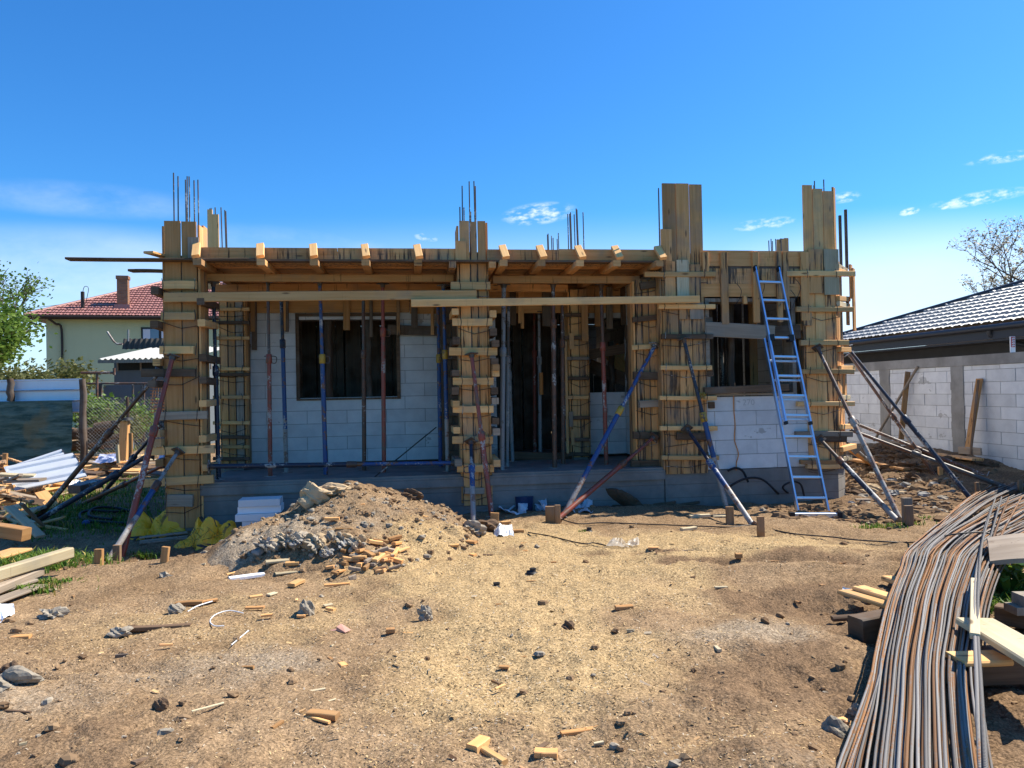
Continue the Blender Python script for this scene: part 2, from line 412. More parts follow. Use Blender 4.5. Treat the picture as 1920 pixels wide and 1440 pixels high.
def mat_leaf(name, c1, c2, tr=.35):
    t = NT(name, .55, .3); r, g, b = t.rnd()
    t.col(t.mix(r, c1, c2))
    d = t.n('ShaderNodeBsdfTranslucent'); t.inp(d.inputs[0], t.mix(r, tuple(x*1.2 for x in c1), tuple(x*1.3 for x in c2)))
    x = t.n('ShaderNodeMixShader'); x.inputs[0].default_value = tr
    t.l(t.b.outputs[0], x.inputs[1]); t.l(d.outputs[0], x.inputs[2]); t.l(x.outputs[0], t.t.nodes['Material Output'].inputs[0]); return t.m
M['leaf'] = mat_leaf('broad_leaf', (.075, .15, .02), (.18, .27, .04))
M['leaf2'] = mat_leaf('dull_bush_leaf', (.10, .12, .03), (.17, .16, .05))
M['leaf3'] = mat_leaf('young_tan_leaf', (.16, .13, .05), (.26, .20, .09))
M['blade'] = mat_leaf('grass_blade', (.05, .13, .015), (.16, .24, .035))
M['dryblade'] = mat_leaf('dry_grass_blade', (.35, .27, .06), (.48, .38, .12), .2)
M['bark'] = flat('tree_bark', (.10, .08, .062), .95, .4, 12, .1, 0, .8)
# ============================================================ GROUND
def masks(X, Y):
    """what lies on the soil: R sawdust, G pale cement / ash, B damp dark soil"""
    n = fbm(X*.9, Y*.9, 71, 4); n2 = fbm(X*2.7, Y*2.7, 81, 3)
    saw = np.maximum(gs(X, Y, .35, 6.9, 1.9, 1.9), .95*gs(X, Y, 1.9, 7.3, 2.0, 1.0))
    saw = np.maximum(saw, .75*gs(X, Y, .1, 4.6, 1.3, 1.5)); saw = np.maximum(saw, .55*gs(X, Y, -1.6, 5.4, 1.8, 1.0))
    saw = np.maximum(saw, .4*gs(X, Y, .4, 3.2, 1.3, .6))
    saw = np.clip(saw*1.15+n*1.0+n2*.5, 0, 1)
    gry = np.clip(.9*gs(X, Y, 1.6, 4.7, .75, .6)+.7*gs(X, Y, 1.1, 3.0, .45, .4)+.6*gs(X, Y, -2.0, 4.6, 1.2, .5)
                  + .5*gs(X, Y, -2.6, 3.9, 1.2, .6)+.45*gs(X, Y, 5.6, 10.6, 1.5, 1.2)+n2*.9-.05, 0, 1)
    drk = .75*gs(X, Y, 2.1, 5.8, .7, .5)+.6*gs(X, Y, 2.4, 6.9, 1.6, .35)+.8*gs(X, Y, -4.0, 8.6, 1.6, .9)+1.7*gs(X, Y, 5.9, 11.4, 2.4, 2.4)
    drk = drk+.55*gs(X, Y, -2.4, 7.0, .8, .35)+.7*gs(X, Y, 3.4, 5.0, 1.0, 1.6)+.5*gs(X, Y, 1.35, 4.2, .5, .45)+.35*gs(X, Y, -2.3, 3.0, 1.3, .9)
    drk = drk+.7*gs(X, Y, .8, 9.9, 2.2, .45)+.5*gs(X, Y, 2.3, 3.0, .5, 1.2)
    drk = drk+.9*gs(X, Y, 2.5, 6.75, 1.7, .16, -.12)+.7*gs(X, Y, 2.2, 7.25, 1.6, .14, -.1)+.9*gs(X, Y, 2.25, 5.2, .45, .6)+.5*gs(X, Y, 1.9, 3.7, .5, .8)+.45*gs(X, Y, 1.1, 3.5, .9, .9)+.8*gs(X, Y, -3.0, 7.4, .9, .4, .3)+.3*gs(X, Y, -1.2, 2.9, 1.6, .7)
    drk = np.clip(drk*(.75+n2*1.2)+n*1.3+n2*.75, 0, 1)
    return saw*(1-.8*np.clip(drk*1.3-.2, 0, 1)), gry*(1-.6*drk), drk
def grid_terrain():
    rows = np.concatenate([np.geomspace(2.6, 36, 640), np.geomspace(38, 900, 40)])-4.0
    cs = np.linspace(-1.05, 1.05, 560); cs = np.sign(cs)*np.abs(cs)**1.15
    Yg, Cg = np.meshgrid(rows, cs, indexing='ij'); Xg = Cg*(Yg+4.0)
    near = 1-sst(14, 30, Yg)
    saw, gry, drk = masks(Xg, Yg)
    Z = hbase(Xg, Yg)*(1-sst(40, 80, Yg))+hfine(Xg, Yg, .25+.9*np.clip(drk+.3*gry, 0, 1))*near
    nr, nc = Xg.shape
    V = np.stack([Xg, Yg, Z], -1).reshape(-1, 3).astype(np.float32)
    i = (np.arange(nr-1)[:, None]*nc+np.arange(nc-1)[None, :]).ravel()
    Fq = np.stack([i, i+1, i+nc+1, i+nc], -1).astype(np.int32)
    me = bpy.data.meshes.new('ground')
    me.vertices.add(len(V)); me.vertices.foreach_set('co', V.ravel())
    me.loops.add(Fq.size); me.loops.foreach_set('vertex_index', Fq.ravel())
    me.polygons.add(len(Fq)); me.polygons.foreach_set('loop_start', np.arange(len(Fq), dtype=np.int32)*4)
    me.polygons.foreach_set('loop_total', np.full(len(Fq), 4, dtype=np.int32))
    me.polygons.foreach_set('use_smooth', np.ones(len(Fq), dtype=bool))
    at = me.color_attributes.new('rnd', 'FLOAT_COLOR', 'POINT')
    C = np.stack([saw, gry, drk, np.ones_like(saw)], -1).reshape(-1, 4).astype(np.float32)
    at.data.foreach_set('color', C.ravel())
    me.update(calc_edges=True); me.validate(); return me
def mat_ground(name, heap=False):
    t = NT(name, .97, .08); p = t.pos(); saw, gry, drk = t.rnd()
    nb = t.noise(p, 1.3, 5.0, .62); nm = t.noise(p, 9.0, 4.0, .6); nf = t.noise(p, 55.0, 3.0, .6)
    c1 = t.vor(t.scale(p, (1, 1.5, 1)), 95.0, 'Color'); x1 = t.n('ShaderNodeSeparateColor'); t.l(c1, x1.inputs[0])
    c2 = t.vor(t.scale(p, (1.6, 1, 1)), 48.0, 'Color'); x2 = t.n('ShaderNodeSeparateColor'); t.l(c2, x2.inputs[0])
    soil = t.mix(t.ramp(nb, .3, .7), (.325, .22, .128), (.225, .145, .080))
    soil = t.mix(t.math('MULTIPLY', t.ramp(nm, .5, .75), .5), soil, (.17, .105, .058))
    sawc = t.mix(x1.outputs[0], (.52, .37, .195), (.36, .245, .12))
    gr = t.mix(x2.outputs[1], (.40, .325, .235), (.27, .21, .15))
    dk = t.mix(nm, (.135, .085, .05), (.22, .14, .08))
    edge = t.math('MULTIPLY', t.math('SUBTRACT', nf, .5), .5)
    c = t.mix(t.math('MULTIPLY', t.ramp(t.math('ADD', drk, edge), .30, .72), .82), soil, dk)
    c = t.mix(t.math('MULTIPLY', t.ramp(t.math('ADD', gry, edge), .35, .8), .8), c, gr)
    c = t.mix(t.math('MULTIPLY', t.ramp(t.math('ADD', saw, edge), .30, .75), .88), c, sawc)
    chip = t.math('ADD', t.math('MULTIPLY', x1.outputs[2], .75), t.math('MULTIPLY', x2.outputs[2], .5))
    c = t.vary(c, .40, 1.32, chip)
    t.col(c)
    t.bump(t.math('ADD', t.math('ADD', t.math('MULTIPLY', nf, .7), t.math('MULTIPLY', chip, .45)), t.math('MULTIPLY', nm, .8)), .85, .02)
    return t.m
M['ground'] = mat_ground('trampled_soil_and_sawdust')
gm = grid_terrain(); gm.materials.append(M['ground'])
go = bpy.data.objects.new('ground', gm); COL.objects.link(go); go['kind'] = 'structure'
# ------------------------------------------------------------ the heap of soil
HC = (-1.62, 8.25)
def heap_h(X, Y):
    dx, dy = (X-HC[0]), (Y-HC[1])
    r = np.sqrt((dx/np.where(dx < 0, 1.70, 1.22))**2+(dy/np.where(dy < 0, 1.65, 1.15))**2)
    h = .58*np.clip(1-r**1.45, -.2, 1)
    h = h+.10*gs(X, Y, -2.2, 8.2, .25, .3)-.06*gs(X, Y, -1.2, 8.3, .3, .4)+.07*gs(X, Y, -2.9, 8.0, .35, .3)
    h = h+fbm(X*2.2, Y*2.2, 5, 4)*.20+np.abs(fbm(X*5, Y*5, 7, 3))*.12
    return h
def build_heap():
    n = 150; xs = np.linspace(HC[0]-2.1, HC[0]+1.9, n); ys = np.linspace(HC[1]-2.0, HC[1]+1.45, n)
    X, Y = np.meshgrid(xs, ys, indexing='ij')
    h = heap_h(X, Y); Z = hbase(X, Y)+h-.02+hfine(X*1.1, Y*1.1, .8)*np.clip(h*5, 0, 1)
    Z = np.where(h < -.02, hbase(X, Y)-.12, Z)
    mb = MB(); idx = np.arange(n*n).reshape(n, n)
    me = bpy.data.meshes.new('soil_heap'); off = Vector((HC[0], HC[1], 0))
    V = np.stack([X-off.x, Y-off.y, Z], -1).reshape(-1, 3)
    keep = (h > -.12); fs = []
    for i in range(n-1):
        for j in range(n-1):
            if keep[i, j] or keep[i+1, j+1]: fs.append((int(idx[i, j]), int(idx[i+1, j]), int(idx[i+1, j+1]), int(idx[i, j+1])))
    me.from_pydata(V.tolist(), [], fs)
    me.polygons.foreach_set('use_smooth', [True]*len(fs))
    nn = fbm(X*1.4, Y*1.4, 61, 4)
    saw = np.clip(.12+.55*gs(X, Y, -.9, 7.3, .9, .9)+nn*1.3-.4*gs(X, Y, -2.6, 7.3, .6, .5), 0, 1)
    gry = np.clip(.12+.35*gs(X, Y, -1.7, 7.8, 1.0, .7)+.8*gs(X, Y, -2.5, 7.2, .6, .35)+fbm(X*3, Y*3, 66, 3), 0, 1)
    drk = np.clip(.9*gs(X, Y, -1.7, 8.5, .8, .3)+.8*gs(X, Y, -3.2, 7.5, .6, .4)+nn, 0, 1)
    at = me.color_attributes.new('rnd', 'FLOAT_COLOR', 'POINT')
    at.data.foreach_set('color', np.stack([saw, gry, drk, np.ones_like(saw)], -1).astype(np.float32).ravel())
    me.materials.append(M['ground']); me.validate()
    o = bpy.data.objects.new('soil_heap', me); COL.objects.link(o); o.location = off
    return tag(o, 'big mound of loose soil and gravel heaped before the porch', 'soil heap')
build_heap()
def htop(x, y):                                   # ground or heap, whichever is on top
    b = hz(x, y)
    if abs(x-HC[0]) > 2.1 or abs(y-HC[1]) > 2.1: return b
    h = float(heap_h(np.array([x]), np.array([y]))[0])-.02
    return b+max(h, 0)
def GTH(px, py):
    r = ray(px, py); Y = np.arange(2.0, 14.0, .03); X = r.x/r.y*Y; Z = EYE+r.z/r.y*Y
    h = hbase(X, Y)+np.maximum(heap_h(X, Y)-.02, 0); k = np.nonzero(Z <= h)[0]
    if len(k): return Vector((float(X[k[0]]), float(Y[k[0]]), float(h[k[0]])))
    return GT(px, py)
# ------------------------------------------------------------ sawdust and chips lying on it
def litter(name, N, seed, lmin, lmax, cols, y0, y1, pw, raised):
    rs = np.random.RandomState(seed)
    Y = y0*(y1/y0)**rs.rand(N); X = (rs.rand(N)*2-1)*.80*(Y+.6)
    saw, gry, drk = masks(X, Y)
    keep = rs.rand(N) < np.clip(.14+.9*saw, 0, 1)*(1-.85*drk); X, Y = X[keep], Y[keep]; saw = saw[keep]; n = len(X)
    hh = heap_h(X, Y); Z = hbase(X, Y)+np.maximum(hh-.02, 0)
    Z = Z+np.where(hh > .02, hfine(X*1.1, Y*1.1, .8)*np.clip(hh*5, 0, 1), hfine(X, Y, .6))+raised
    L = lmin+(lmax-lmin)*rs.rand(n)**pw; Wd = L*(.18+.3*rs.rand(n)); a = rs.rand(n)*np.pi*2
    tl = (rs.rand(n)-.5)*.9; ro = (rs.rand(n)-.5)*1.2
    ax = np.stack([np.cos(a)*np.cos(tl), np.sin(a)*np.cos(tl), np.sin(tl)], -1)*(L/2)[:, None]
    sx = np.stack([-np.sin(a)*np.cos(ro), np.cos(a)*np.cos(ro), np.sin(ro)], -1)*(Wd/2)[:, None]
    c = np.stack([X, Y, Z], -1)
    V = np.stack([c-ax-sx, c+ax-sx*.7, c+ax*.9+sx, c-ax*.8+sx*.8], 1).reshape(-1, 3).astype(np.float32)
    me = bpy.data.meshes.new(name)
    me.vertices.add(n*4); me.vertices.foreach_set('co', V.ravel())
    me.loops.add(n*4); me.loops.foreach_set('vertex_index', np.arange(n*4, dtype=np.int32))
    me.polygons.add(n); me.polygons.foreach_set('loop_start', np.arange(n, dtype=np.int32)*4)
    me.polygons.foreach_set('loop_total', np.full(n, 4, dtype=np.int32))
    at = me.color_attributes.new('rnd', 'FLOAT_COLOR', 'POINT')
    r = rs.rand(n); C = np.zeros((n, 4, 4), np.float32)
    C[:, :, 0] = r[:, None]; C[:, :, 1] = rs.rand(n)[:, None]; C[:, :, 2] = saw[:, None]; C[:, :, 3] = 1
    at.data.foreach_set('color', C.ravel()); me.update(calc_edges=True)
    t = NT(name+'_colour', .9, .1); r_, g_, b_ = t.rnd()
    cc = t.mix(r_, cols[0], cols[1]); cc = t.mix(t.ramp(g_, .72, .80), cc, cols[2]); cc = t.mix(t.ramp(g_, .22, .12), cc, cols[3])
    t.col(cc); me.materials.append(t.m)
    o = bpy.data.objects.new(name, me); COL.objects.link(o); o['kind'] = 'stuff'; return o
so = litter('sawdust', 190000, 5, .005, .019, ((.60, .43, .22), (.34, .215, .10), (.48, .40, .30), (.10, .06, .03)), 2.3, 11.0, 1.5, .003)
tag(so, 'loose sawdust and fine shavings strewn over the yard', 'sawdust')
so = litter('shavings', 2600, 6, .016, .055, ((.52, .35, .17), (.30, .18, .085), (.44, .35, .24), (.09, .05, .03)), 2.3, 11.0, 3.0, .007)
tag(so, 'larger wood chips and splinters strewn over the yard', 'wood chips')
def crumbs():
    mb = MB(); rs = random.Random(8)
    for i in range(3400):
        Y = 2.4*(5.2)**rs.random(); X = rs.uniform(-.82, .82)*(Y+.4)
        s, g, d = masks(np.array([X]), np.array([Y]))
        if rs.random() > .04+.75*max(d[0]-.25, .5*g[0]): continue
        z = htop(X, Y)+float(hfine(np.array([X]), np.array([Y]), .7)[0]); r = rs.uniform(.005, .020)*rs.choice((.6, .8, 1, 1.6))
        mb.lump((X, Y, z+r*.2), r*rs.uniform(.8, 1.5), r, r*.75, rs.randint(0, 9999), .5, 6, 4, (rs.random(), rs.random(), 0, 1), 1 if rs.random() < .15 else 0)
    for i in range(1500):
        th = rs.uniform(0, 6.28); q = rs.random()**.5; x = HC[0]+1.45*q*math.cos(th); y = HC[1]-.15+1.4*q*math.sin(th)
        h = float(heap_h(np.array([x]), np.array([y]))[0])
        if h < .03: continue
        z = hz(x, y)+h-.02+float(hfine(np.array([x*1.1]), np.array([y*1.1]), .8)[0])*min(1, h*5); r = rs.uniform(.004, .013)*rs.choice((.7, 1, 1, 2.4))
        mb.lump((x, y, z+r*.2), r*rs.uniform(.8, 1.5), r, r*.75, rs.randint(0, 9999), .5, 6, 4, (rs.random(), rs.random(), 0, 1), 1 if rs.random() < .3 else 0)
    for i in range(2400):
        X, Y = rs.uniform(3.2, 7.4), rs.uniform(8.8, 13.2); u = (X-ORG.x)*UV_.x+(Y-ORG.y)*UV_.y; v = (Y-ORG.y)*VV_.y+(X-ORG.x)*VV_.x
        if u < 1.95 and v > -.3: continue
        r = rs.uniform(.012, .05)*rs.choice((.6, .8, 1, 1.5)); mb.lump((X, Y, hz(X, Y)+r*.1), r*rs.uniform(.9, 1.6), r, r*.7, rs.randint(0, 9999), .5, 7, 5, (rs.random()*.6, rs.random(), 0, 1), 1 if rs.random() < .08 else 0)
    t = NT('soil_crumb', .98, .05); r_, g_, b_ = t.rnd(); t.col(t.mix(r_, (.16, .10, .058), (.30, .20, .115)))
    o = solo('soil_crumbs', mb, [t.m, M['rock']], 'soil crumbs and small stones loose on the trampled yard', 'rubble', kind='stuff', loc=(0, 0, 0)); return o
crumbs()
# ============================================================ THE HOUSE UNDER CONSTRUCTION
house = thing('unfinished_house', W(-2.9, 4, 0), 'single storey house shell of white aerated blocks under construction', 'house')
PZ, FZ = .53, .57
def hb(mb, u0, u1, v0, v1, z0, z1, col=None, mat=0): return mb.box((u0, v0, z0), (u1, v1, z1), W, col, mat)
b = MB()
for i in range(24):                               # porch slab: a slightly uneven front edge
    a0, a1 = -7.02+i*(6.66/24), -7.02+(i+1)*(6.66/24)
    if i == 23: a1 -= .004
hb(b, -7.06, -.98, .02, 2.2, -.6, PZ)
part('porch_slab', b, M['conc'], house, 'rough concrete porch slab with board marks')
b = MB(); hb(b, -7.10, -.975, -.012, .06, PZ-.16, PZ-.03); part('slab_lip', b, M['conc'], house)
b = MB()
P8 = [(-.97, .0), (1.555, 0), (1.84, .30), (1.84, 9.2), (-.97, 9.2)]
def prism(mb, poly, z0, z1, col=None, mat=0):
    n = len(poly); vs = [W(x, y, z0) for x, y in poly]+[W(x, y, z1) for x, y in poly]; fs = [list(range(n))[::-1], [n+k for k in range(n)]]
    uvs = [[p for p in poly][::-1], list(poly)]
    for k in range(n):
        k2 = (k+1) % n; L = math.hypot(poly[k2][0]-poly[k][0], poly[k2][1]-poly[k][1])
        fs.append([k, k2, n+k2, n+k]); uvs.append([(0, z0), (L, z0), (L, z1), (0, z1)])
    mb.add(vs, fs, uvs, col or rn(), mat); return mb
prism(b, P8, -.6, .475); part('plinth', b, M['conc'], house, 'grey concrete plinth under the room with the ladder')
b = MB(); hb(b, -7.0, -.98, 2.21, 9.2, -.6, FZ-.01); part('floor_slab', b, M['conc'], house)
def blockwall(name, p0, p1, th, z0, z1, holes=(), first=0, label=None, L=.6, H=.2, parent=None, fr=None, mats=None, g=.0035):
    """courses of single blocks from p0 to p1 (house u,v); holes are (s0, s1, za, zb) along the wall"""
    fr = fr or W; p0, p1 = Vector((*p0, 0)), Vector((*p1, 0)); d = p1-p0; LL = d.length; d /= LL; nrm = Vector((-d.y, d.x, 0))
    mb = MB(); z = z0; row = first
    def bx(s0, s1, a, c, ins, col, m):
        q = []
        for zz in (a, c):
            for k in (ins, th-ins):
                for ss in (s0, s1):
                    p = p0+d*ss+nrm*k; q.append(fr(p.x, p.y, zz))
        fs = [[0, 2, 3, 1], [4, 5, 7, 6], [0, 1, 5, 4], [1, 3, 7, 5], [3, 2, 6, 7], [2, 0, 4, 6]]
        mb.add(q, fs, [[(0, 0), (1, 0), (1, 1), (0, 1)]]*6, col, m)
    while z < z1-.02:
        zt = min(z+H, z1); zm = (z+zt)/2
        spans = [(0, LL)]
        for (h0, h1, a, c) in holes:
            if a < zm < c:
                n2 = []
                for s0, s1 in spans:
                    if h1 <= s0 or h0 >= s1: n2.append((s0, s1)); continue
                    if h0 > s0: n2.append((s0, h0))
                    if h1 < s1: n2.append((h1, s1))
                spans = n2
        for s0, s1 in spans:
            bx(s0+.003, s1-.003, z, zt, .010, rn(), 1)
            off = (row % 2)*L*.5-(R_.random()*.02)+.12
            cuts = [s0]+[k*L+off for k in range(-1, int(LL/L)+2) if s0+.06 < k*L+off < s1-.06]+[s1]
            for a, c in zip(cuts[:-1], cuts[1:]):
                e = R_.uniform(-.0025, .0025)
                bx(a+g, c-g, z+.003, zt-.004, e, rn(), 0)
        z += H; row += 1
    return part(name, mb, mats or [M['block'], M['mortar']], parent or house, label)
# recessed porch wall with its window, the wall right of the door, the room by the ladder
blockwall('block_wall', (-7.0, 1.93), (-3.05, 1.93), .25, FZ, 3.05, [(.87, 2.44, 1.53, 2.87)], 0, 'porch wall of white blocks with a dark window opening')
blockwall('block_wall', (-1.95, 1.93), (-.95, 1.93), .25, FZ, 3.05, [(.38, 1.2, 1.53, 2.87)], 1, 'short block wall between doorway post and corner column')
blockwall('block_wall', (-.36, .0), (1.12, .0), .25, .48, 2.85, [(.0, 1.48, 1.49, 2.9)], 1, 'white block parapet under the window opening behind the ladder')
blockwall('block_wall', (-.70, .5), (-.70, 1.93), .25, FZ, 3.3, [], 0)
blockwall('block_wall', (1.60, .06), (1.82, .29), .22, .48, 3.0, [], 0, 'sunlit white block return beside the corner column')
blockwall('block_wall', (1.83, .31), (1.83, 9.1), .25, .48, 3.3, [], 0)
blockwall('block_wall', (-6.75, 2.19), (-6.75, 9.1), .25, FZ, 3.3, [], 0)
blockwall('block_wall', (-6.9, 8.9), (1.55, 8.9), .25, FZ, 3.3, [(6.35, 7.0, 1.5, 2.5)], 0, 'rear block wall seen dimly through the openings')
blockwall('block_wall', (-3.2, 2.3), (-3.2, 5.6), .2, FZ, 3.3, [], 0)
blockwall('block_wall', (.45, 2.6), (.45, 8.6), .2, FZ, 3.3, [], 0)
blockwall('block_wall', (-3.0, 5.6), (-1.9, 5.6), .2, FZ, 3.3, [], 0)
# openings lined with boards
def liner(u0, u1, v, z0, z1, m, label):
    mb = MB()
    hb(mb, u0-.004, u0+.05, v-.02, v+.27, z0, z1); hb(mb, u1-.05, u1+.004, v-.02, v+.27, z0, z1); hb(mb, u0+.051, u1-.051, v-.018, v+.268, z1-.05, z1-.001); hb(mb, u0+.051, u1-.051, v-.03, v+.27, z0+.001, z0+.03)
    part('window_frame', mb, m, house, label)
liner(-6.13, -4.56, 1.93, 1.53, 2.87, M['old'], 'rough board lining of the porch window opening')
liner(-.355, .95, .0, 1.49, 2.84, M['grey'], 'weathered board lining of the opening behind the ladder')
# pencilled figure on a block, lettering as flat curves turned into mesh
def text_part(body, size, org, xd, yd, m, parent, name, th=.0012):
    cu = bpy.data.curves.new(name, 'FONT'); cu.body = body; cu.size = size; cu.resolution_u = 2
    ob = bpy.data.objects.new('tmp', cu); COL.objects.link(ob)
    dg = bpy.context.evaluated_depsgraph_get(); me = ob.evaluated_get(dg).to_mesh()
    mb = MB(); xd, yd = Vector(xd), Vector(yd); nn = xd.cross(yd)
    mb.add([Vector(org)+xd*v.co.x+yd*v.co.y+nn*th for v in me.vertices], [list(p.vertices) for p in me.polygons], [[(0, 0)]*len(p.vertices) for p in me.polygons], rn())
    ob.evaluated_get(dg).to_mesh_clear(); bpy.data.objects.remove(ob)
    return part(name, mb, m, parent)
M['pencil'] = flat('pencil_grey', (.57, .565, .56), .8, .1)
u, z = BP(1392, 760, 0)
text_part('270', .12, W(u, -.0035, z), UV_, (0, 0, 1), M['pencil'], house, 'pencilled_number')
# ============================================================ COLUMN FORMWORK
def bpu(px, py, v): return BP(px, py, v)[0]
def bpz(px, py, v): return BP(px, py, v)[1]
T = .025
def column(label, u0, u1, v0, v1, zb, zt, fw, fbat, sbat, rebars=(), extra=(), ff=None, wires=True, m='form', sides=True, stop=None, gap=.017, group='board forms round the columns'):
    t = thing('column_formwork', W((u0+u1)/2, (v0+v1)/2, zb), label, 'column formwork', group)
    mm = M[m]
    b = MB(); hb(b, u0+T, u1-T, v0+.004, v1-T, zb-.05, min(zt, 3.42)-.02); part('concrete_core', b, M['conc'], t)
    s = sum(fw); x = u0
    for i, w in enumerate(fw):                    # front boards
        ww = (u1-u0)*w/s; z1 = zt-(ff[i] if ff else R_.uniform(0, .03))
        lean = R_.uniform(-.006, .006)
        b = MB(); b.beam(W(x+ww/2, v0-T/2, zb), W(x+ww/2+lean, v0-T/2+R_.uniform(-.004, .004), z1), ww-gap, T, (VV_.x, VV_.y, 0), rn()); part('board', b, mm if R_.random() > .2 or m != 'form' else M[R_.choice(('pine', 'pine', 'grey'))], t); x += ww
    if sides:
        for uu in (u0-T/2-.001, u1+T/2+.001):
            for k in range(2):
                va, vb = v0+(v1-v0)*k/2, v0+(v1-v0)*(k+1)/2
                b = MB(); b.beam(W(uu, (va+vb)/2, zb+R_.uniform(0, .05)), W(uu, (va+vb)/2, (stop or zt)-R_.uniform(.0, .08)), vb-va-.008, T, (UV_.x, UV_.y, 0), rn()); part('board', b, mm, t)
    for q in fbat:                                # yokes across the front: (px0, px1, py, height, kind)
        px0, px1, py, h = q[:4]; kd = q[4] if len(q) > 4 else 'pine'; dy = q[5] if len(q) > 5 else 0
        vb = v0-T-.031
        p0, p1 = BW(px0, py+dy, vb), BW(px1, py, vb)
        b = MB(); b.beam(p0, p1, .058, h, (0, 0, 1), rn(None, .3), 0, .006, 3, .006); part('batten', b, M[kd], t)
        if wires:
            zc = (p0.z+p1.z)/2-.13
            for _ in range(1):
                a, c = u0-.03, u1+.03; s1 = R_.uniform(-.05, .05)
                w = MB(); w.tube([W(a, v0-T-.03, zc+.03+s1), W((a+c)/2, v0-T-.012, zc+R_.uniform(-.03, .03)), W(c, v0-T-.03, zc+.04-s1)], .0042, 5); part('tie_wire', w, M['wire'], t)
                for uu in (u0+.0, u1-.02):
                    w = MB(); w.tube([W(uu, vb-.032, p0.z-h/2-.02), W(uu+.01, vb-.036, p0.z), W(uu+R_.uniform(-.02, .02), vb-.032, p0.z+h/2+.03)], .0042, 5); part('tie_wire', w, M['wire'], t)
    for q in sbat:                                # yokes along the sides: (side, z, out, kind)
        sd, z, out, kd = q
        uu = u0-T-.05 if sd < 0 else u1+T+.05
        b = MB(); b.beam(W(uu+R_.uniform(-.012, .012), v0-T-out, z), W(uu, v1+R_.uniform(.08, .2), z+R_.uniform(-.02, .02)), .09, R_.uniform(.08, .1), (0, 0, 1), rn(None, .3), 0, .006); part('batten', b, M[kd], t)
    for (du, dv, zz) in rebars:
        b = MB(); ln = R_.uniform(-.012, .012); b.tube([W(u0+du, v0+dv, min(zt, 3.3)-.3), W(u0+du+ln, v0+dv+ln, zz)], .0085, 6, rn(.3, .5)); part('rebar', b, M['dsteel'], t)
    for (ua, ub, va, za, zb2, kd) in extra:       # odd boards nailed upright on the face
        b = MB(); b.beam(W((ua+ub)/2, va, za), W((ua+ub)/2, va, zb2), ub-ua, T, (VV_.x, VV_.y, 0), rn()); part('board', b, M[kd], t)
    return t
def px_u(px, v=0): return BP(px, 650, v)[0]
zs = lambda *ys: [bpz(400, y, -.1) for y in ys]
rA = [(bpu(x, 400, .1)+7.43, dv, bpz(x, y, dv)) for x, y, dv in ((327, 324, .08), (333, 330, .1), (341, 330, .3), (348, 337, .12), (357, 331, .06), (360, 338, .2), (364, 337, .3))]
A = column('tall board form at the porch corner beside the yellow sacks', -7.43, -7.03, 0, .38, -.02, bpz(332, 415, 0), (1.2, 1.1),
   [(305, 369, 535, .105), (303, 366, 593, .10), (300, 364, 656.5, .10), (266, 367, 699, .10, 'old'), (290, 389, 778, .105, 'grey', 3), (272, 402, 842, .10, 'pine', 5), (268, 401, 898, .105, 'pine', 8), (314, 362, 939, .15, 'grey')],
   [(1, bpz(370, y, -.1), .05+R_.random()*.08, k) for y, k in ((566, 'old'), (606, 'pine'), (671, 'old'), (713, 'old'), (757, 'pine'), (823, 'pine'), (878, 'pine'))]
   + [(-1, bpz(300, y, -.1), R_.uniform(.05, .3), k) for y, k in ((546, 'old'), (609, 'old'), (679, 'pine'), (720, 'old'), (812, 'pine'), (830, 'pine'), (868, 'stake'))],
   rA, [(-7.13, -7.0, -.05, 3.36, 3.62, 'grey')], ff=[0, .005])
rB = [(bpu(x, 400, .1)+3.73, dv, bpz(x, y, dv)) for x, y, dv in ((862, 388, .1), (866, 348, .1), (871, 389, .25), (880.5, 340, .12), (885, 397, .3), (891, 340, .12), (892.5, 349, .16))]
B = column('tall board form at the middle of the porch front', -3.73, -3.37, 0, .38, .12, bpz(885, 415, 0), (1.1, .72, .9),
   [(845, 919, 536, .105), (848, 923, 604, .10), (842, 932, 659, .105), (849, 925, 715, .10), (849, 925, 767, .095), (848, 924, 825, .10), (857, 926, 878, .10), (869, 908, 920, .08, 'grey')],
   [(1, bpz(920, y, -.1), R_.uniform(.03, .2), k) for y, k in ((588, 'pine'), (623, 'old'), (645, 'old'), (678, 'old'), (690, 'stake'), (700, 'pine'), (733, 'old'), (752, 'grey'), (790, 'old'), (810, 'grey'), (868, 'pine'))]
   + [(-1, bpz(850, y, -.1), R_.uniform(.03, .2), k) for y, k in ((585, 'pine'), (640, 'old'), (700, 'old'), (733, 'old'), (758, 'pine'), (807, 'pine'), (867, 'grey'))],
   rB, [(-3.78, -3.64, -.05, 3.33, 3.6, 'form')], ff=[.0, .01, .0])
zt = bpz(1285, 345, 0)
Cc = column('tallest board form at the corner where porch meets room', -.965, -.37, 0, .4, .44, zt, (.17, 1.0, 1.0, .95),
   [(1208, 1341, 514.5, .07), (1234, 1340, 575, .065), (1240, 1336, 631, .07, 'old', 0), (1238, 1334, 689.5, .065), (1236, 1343, 746, .06), (1237, 1344, 803, .062), (1268, 1326, 818, .10, 'old'), (1240, 1347, 858, .06)],
   [(1, bpz(1330, y, -.1), .0, k) for y, k in ((540, 'old'), (600, 'old'), (700, 'old'), (760, 'old'))], [(.006+k*.016, .05+.06*k, zt-.05-.02*k) for k in range(2)],
   [(-.98, -.83, -.052, 3.2, 3.78, 'form'), (-.94, -.79, -.052, 2.75, 3.34, 'form'), (-.77, -.60, -.056, 2.72, 3.36, 'pale'), (-.60, -.43, -.05, 2.8, 3.3, 'form'), (-.59, -.40, -.05, 2.55, 2.78, 'grey'), (-.74, -.62, -.045, 2.55, 2.74, 'form')], ff=[.95, .0, .0, .01], stop=3.5, gap=.007)
